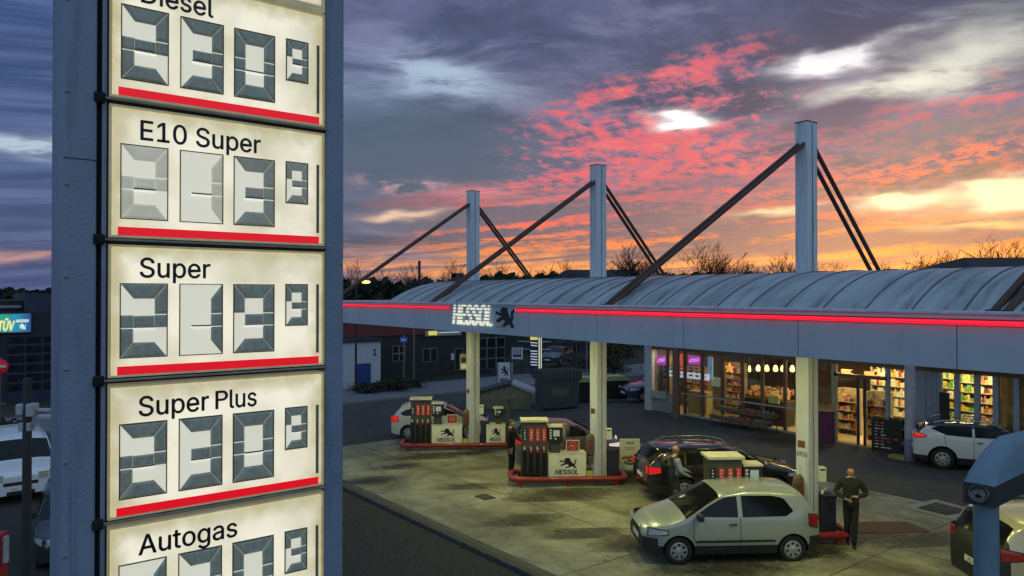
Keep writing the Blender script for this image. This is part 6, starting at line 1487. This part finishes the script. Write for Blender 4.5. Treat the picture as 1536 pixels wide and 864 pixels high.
m_ = MB(); m_.box((-.10, -.09, zz - .36), (-.02, .06, zz - .22), whm, .015, M=Mx); m_.box((.04, -.09, zz - .36), (.10, .06, zz - .22), whm, .015, M=Mx); m_.tube([Mx @ Vector((.1, 0, zz - .27)), Mx @ Vector((.24, 0, zz - .25))], .02, whm, 6); m_.build('bracket', t)
p = at_d(2, 864, 9.5); g1 = gz(p.x, p.y); t = thing('red_cabinet', 'red post with a white plate in the bottom left corner', 'post', (p.x, p.y, g1)); zt2 = at_d(2, 798, 9.5).z - g1
m_ = MB(); m_.box((-.18, -.08, -.1), (.045, .10, zt2), mat('red post paint', (.40, .025, .03), .5, var=.2), .012, M=Mx); m_.build('body', t); m_ = MB(); m_.box((.047, -.02, zt2 - .40), (.085, .06, zt2 - .05), whm, .008, M=Mx); m_.build('plate', t)
# ------------------------------------------------------------------ hooded head on a post, bottom right
t = thing('hooded_light', 'blue grey hooded lamp head with a round lens on a post, bottom right', 'lamp', (0, 0, 0))
hoodm = mat('hood blue grey paint', (.17, .26, .34), .4, var=.12, scale=5, bump=.2, bscale=60); hood_d = mat('hood dark front', (.035, .04, .04), .5)
D0 = 5.6
def pd(px, py, d): return at_d(px, py, d)
# side profile of the head along its length: front lip low, top curving up and back
fl = [pd(1437, 722, D0 + .05), pd(1443, 753, D0), pd(1490, 762, D0 - .12), pd(1491, 729, D0 - .10)]          # front face corners: top-left, bottom-left, bottom-right, top-right
P0 = fl[2]; P1 = pd(1600, 706, D0 + .30); ax = P1 - P0; wv_ = (fl[1] - fl[2]); wl_ = Vector((0, 0, 1)) * ((fl[3] - fl[2]).z)
secs = []; N_ = 14; K_ = 12
for k in range(N_ + 1):
    s_ = (k / N_) ** 1.6; h_ = .285 * min(1, s_ / .30) ** .40 - .13 * max(0, s_ - .30) + .004; b0 = P0 + ax * s_; r_ = [b0 + wv_, b0]
    for j in range(K_ + 1):
        u_ = j / K_; c_ = abs(2 * u_ - 1); r_.append(b0 + wl_ + wv_ * u_ + Vector((0, 0, 1)) * h_ * (1 - c_ ** 2.6) ** .6)
    secs.append(r_)
bm = bmesh.new(); rows = [[bm.verts.new(q) for q in s_] for s_ in secs]
for a, b in zip(rows[:-1], rows[1:]):
    for j in range(len(a)): bm.faces.new((a[j], a[(j + 1) % len(a)], b[(j + 1) % len(a)], b[j])).smooth = True
ff = bm.faces.new(rows[0]); bm.faces.new(rows[-1][::-1]); bmesh.ops.recalc_face_normals(bm, faces=bm.faces[:])
bm.verts.index_update()
m_ = MB(); nf = (fl[1] - fl[0]).cross(fl[3] - fl[0]).normalized()
vs_ = [q.co.copy() for q in bm.verts]; nr = len(rows[0])
def is_dark(f): return len(f.verts) > 4 or {q.index % nr for q in f.verts} <= {0, 1, 2} 
m_.add(vs_, [[q.index for q in f.verts] for f in bm.faces if is_dark(f)], hood_d); m_.add(vs_, [[q.index for q in f.verts] for f in bm.faces if not is_dark(f)], hoodm, True)
bm.free(); m_.build('hood', t)
fc = P0 + wv_ * .5 + wl_ * .55
if nf.dot(Vector((FW.x, FW.y, 0))) > 0: nf = -nf
fc = fc + nf * .006
q_ = nf.to_track_quat('Z', 'Y').to_matrix().to_4x4()
m_ = MB(); m_.lathe([(.070, -.01), (.072, .010), (.058, .012), (.055, -.004), (.03, .004), (0, .010)], mat('lens black', (.008, .009, .010), .08, var=0, spec=1.0), 24, M=Matrix.Translation(fc) @ q_); m_.build('lens', t)
m_ = MB(); b0 = pd(1477, 758, D0 + .12); m_.tube([(b0.x, b0.y, gz(b0.x, b0.y) - .1), (b0.x, b0.y, b0.z + .06)], .088, hoodm, 20); m_.build('post', t)
# ------------------------------------------------------------------ skyline: bare trees, hedge belt, far roofs
bark = mat('bare bark', (.030, .022, .018), .9, var=.2)
def bare_tree(seed, h, spread):
    rn = random.Random(seed); tr = MB(); tw = MB(); nb = [0]
    def grow(p, d, ln, r, lv):
        r = max(r, .018); pts = [p]; q = p.copy(); dd = d.copy()
        for k in range(3):
            dd = (dd + Vector((rn.uniform(-1, 1), rn.uniform(-1, 1), rn.uniform(-.3, .6))) * .13).normalized(); q = q + dd * ln / 3; pts.append(q.copy())
        (tr if lv == 0 else tw).tube(pts, [r, r * .88, r * .76, r * .62], bark, 5 if lv < 2 else 3, cap=False)
        if lv >= 5: return
        n = (8, 5, 4, 3, 2)[lv]
        for k in range(n):
            t_ = .3 + .7 * (k + rn.random() * .6) / n if lv == 0 else rn.uniform(.25, 1)
            i = min(2, int(t_ * 3)); b = pts[i].lerp(pts[i + 1], t_ * 3 - i); a = rn.uniform(0, 6.283); tilt = rn.uniform(.4, .95) * spread
            side = Vector((math.cos(a), math.sin(a), 0)); nd = (dd * math.cos(tilt) + side * math.sin(tilt) + Vector((0, 0, .12))).normalized()
            grow(b, nd, ln * rn.uniform(.52, .74), r * rn.uniform(.38, .52), lv + 1)
    grow(Vector((0, 0, -.2)), Vector((0, 0, 1)), h * .50, h * .020, 0)
    return tr, tw
protos = []
for k, (h, s_) in enumerate(((10, .85), (9, 1.05), (11, .7))):
    a, b = bare_tree(11 + k * 7, h, s_); root = thing('bare_tree', '', 'tree'); a.build('trunk', root); b.build('crown', root)
    zt4 = max(q[2] for q in b.v); protos.append((root, zt4))
TREES = [(528, 386, 75), (610, 393, 85), (622, 391, 95), (688, 385, 95), (735, 392, 105), (757, 390, 100), (845, 386, 105), (838, 392, 90), (956, 360, 80), (972, 380, 100), (1015, 390, 110), (1040, 385, 90), (1062, 355, 85), (1085, 383, 100), (1099, 384, 105), (1125, 388, 110), (1150, 386, 105), (1168, 378, 95), (1182, 375, 100), (1235, 390, 120), (1256, 390, 125), (1318, 388, 120), (1372, 369, 90), (1392, 384, 110), (1428, 370, 88), (1412, 384, 115), (1500, 352, 70), (1482, 370, 85), (1526, 360, 80), (570, 398, 90), (795, 398, 110), (925, 378, 95)]
used = set(); rt = random.Random(3)
desc = []
for i, (px, top, d_) in enumerate(TREES):
    k = 0 if px in (1062, 956, 1500) else i % 3
    root, zt4 = protos[k]
    if k in used: root = copy_tree(root)
    used.add(k)
    p = at_d(px, top, d_); z = p.z; s_ = (z + .3) / zt4
    root.location = (p.x, p.y, -.3); root.scale = (s_ * rt.uniform(.9, 1.15),) * 2 + (s_,); root.rotation_euler = (0, 0, rt.uniform(0, 6.28))
    root['group'] = 'bare trees on the skyline'
    root['label'] = {1062: 'tall bare tree with a full round crown between two columns', 956: 'wide bare tree behind the second column, crossed by tie rods', 1500: 'big bare tree on the skyline at the right edge', 528: 'bare tree just right of the price sign', 1372: 'bare tree right of the tie rods of the nearest column', 1428: 'bare tree standing between two others right of the nearest column'}.get(px, 'small bare tree on the far skyline behind the canopy roof')
# leaf clumps for hedges and the far wood
leaf_a = mat('dark hedge leaves', (.018, .024, .014), .9, var=.4, scale=2); leaf_b = mat('hedge leaves', (.035, .042, .020), .9, var=.4, scale=2); leaf_c = mat('autumn leaves', (.10, .055, .018), .9, var=.4, scale=3)
def leaf_mass(mb, fn, n, size, mats_, rn):
    for k in range(n):
        c = fn(); a = Vector((rn.gauss(0, 1), rn.gauss(0, 1), rn.gauss(0, 1))).normalized(); b = a.orthogonal().normalized(); c2 = a.cross(b); s_ = size * rn.uniform(.5, 1.3)
        mb.add([c - b * s_, c + c2 * s_ * .6, c + b * s_, c - c2 * s_ * .6], [(0, 1, 2, 3)], rn.choice(mats_))
rn = random.Random(5); mb = MB()
def belt(px0, px1, top, d0, d1, wob):
    ph = rn.uniform(0, 6)
    def fn():
        px = rn.uniform(px0, px1); d_ = rn.uniform(d0, d1); tp = top + wob * math.sin(px * .09 + ph) * .5 + wob * math.sin(px * .31 + ph * 2) * .5
        zt5 = at_d(px, tp, d_).z; p = at_d(px, 441, d_); return Vector((p.x, p.y, zt5 - abs(rn.gauss(0, .30)) * (zt5 + .3)))
    return fn
leaf_mass(mb, belt(500, 700, 423, 62, 72, 8), 7000, .28, [leaf_a, leaf_b], rn)
leaf_mass(mb, belt(700, 850, 414, 95, 110, 6), 6000, .40, [leaf_a, leaf_b], rn)
leaf_mass(mb, belt(990, 1560, 411, 120, 140, 3), 6000, .5, [leaf_a, leaf_b], rn)
leaf_mass(mb, belt(-40, 120, 436, 90, 120, 3), 3000, .5, [leaf_a], rn)
o = mb.build('far_wood'); o['kind'] = 'stuff'
def far_block(label, px0, px1, top, eave, d_, depth, m=None, gable=True):
    a, b = at_d(px0, top, d_), at_d(px1, top, d_); zt5 = a.z; ze = at_d(px0, eave, d_).z; ln = (Vector((b.x, b.y, 0)) - Vector((a.x, a.y, 0))).length; dr = math.atan2(b.y - a.y, b.x - a.x)
    t = thing('far_house', label, 'house', (a.x, a.y, -.3), dr); m_ = MB(); m_.box((.4, .3, 0), (ln - .4, depth - .3, ze + .3), mat('far wall', (.09, .08, .08), .8)); m_.build('wall', t)
    m_ = MB(); e = depth * .25
    vs = [(0, 0, ze + .302), (ln, 0, ze + .302), (ln, depth, ze + .302), (0, depth, ze + .302), (e, depth / 2, zt5 + .3), (ln - e, depth / 2, zt5 + .3)]
    m_.add(vs, [(0, 1, 5, 4), (1, 2, 5), (2, 3, 4, 5), (3, 0, 4), (3, 2, 1, 0)], m or mat('far dark roof', (.022, .024, .026), .85, var=.2)); m_.build('roof', t)
far_block('dark low roofed house on the skyline left of the first column', 664, 702, 408, 424, 80, 8)
far_block('long dark roof on the skyline behind the second column', 818, 990, 402, 424, 88, 12)
far_block('dark sloping roof rising at the right edge of the skyline', 1462, 1690, 380, 408, 60, 14)
# apartment outline far left
far_block('long pale flat block on the skyline left of the price sign', 8, 120, 436, 438, 130, 12, mat('far pale roof', (.14, .15, .19), .8))
# dark aerial mast beyond the hedge
p = at_d(629, 400, 68); m_ = MB(); m_.tube([(p.x, p.y, -.3), (p.x, p.y, at_d(629, 391, 68).z)], .14, dark_metal, 8); tag(m_.build('chimney_pipe'), 'dark upright pipe on the skyline left of the first column', 'pipe')
# autumn bush under the canopy and shrubs by the garage
def bush(label, px, base_py, d_, rx_, rz_, mats_, n, name='shrub', zc=None):
    p = at_d(px, base_py, d_); t = thing(name, label, 'bush', (p.x, p.y, min(p.z, 0) - .2)); zc = zc or rz_
    m_ = MB(); rb = random.Random(px)
    for k in range(5): a = k * 1.26; m_.tube([(0, 0, 0), (.3 * rx_ * math.cos(a), .3 * rx_ * math.sin(a), zc * .6), (.6 * rx_ * math.cos(a), .6 * rx_ * math.sin(a), zc * 1.1)], [.05, .035, .015], bark, 5)
    m_.build('stems', t)
    m_ = MB(); cl = [Vector((rb.gauss(0, .45) * rx_, rb.gauss(0, .45) * rx_, zc + rb.gauss(0, .4) * rz_)) for _ in range(14)]
    def fn(): c = rb.choice(cl); return c + Vector((rb.gauss(0, .2) * rx_, rb.gauss(0, .2) * rx_, rb.gauss(0, .2) * rz_))
    leaf_mass(m_, fn, n, .10, mats_, rb); m_.build('foliage', t)
bush('autumn brown tree crown right of the middle column', 921, 562, 54, 1.3, 1.5, [leaf_c, leaf_b, leaf_c], 2600, zc=2.6)
bush('low dark shrub beside the white garage', 588, 578, 45, 1.6, .35, [leaf_a, leaf_b], 1600)
#bush('dark shrub by the wall across the road', 650, 566, 48, 1.3, .6, [leaf_a], 1200)
bush('grassy shrub at the foot of the garage wall', 560, 583, 44, 1.8, .25, [leaf_a, leaf_b], 1500)
bush('dark hedge clump behind the yellow lidded bins', 905, 560, 56, 2.6, .9, [leaf_a, leaf_b], 2200)
bush('dark shrub beside the dark car at the left edge', 6, 648, 27, .8, .6, [leaf_a, leaf_b], 900)
gr = MB(); rg = random.Random(9)
for k in range(5000):
    x = rg.uniform(-18, -6); y = rg.uniform(5.6, 9.0) if rg.random() < .7 else rg.uniform(3.2, 9.0); z = gz(x, y) + .015; a = rg.uniform(0, 6.28); h = rg.uniform(.015, .05); w_ = .007
    gr.add([(x - w_ * math.cos(a), y - w_ * math.sin(a), z), (x + w_ * math.cos(a), y + w_ * math.sin(a), z), (x + rg.gauss(0, .02), y + rg.gauss(0, .02), z + h)], [(0, 1, 2)], rg.choice([leaf_a, leaf_b]))
o = gr.build('verge_grass'); o['kind'] = 'stuff'
bpy.data.scenes.remove(TMP)
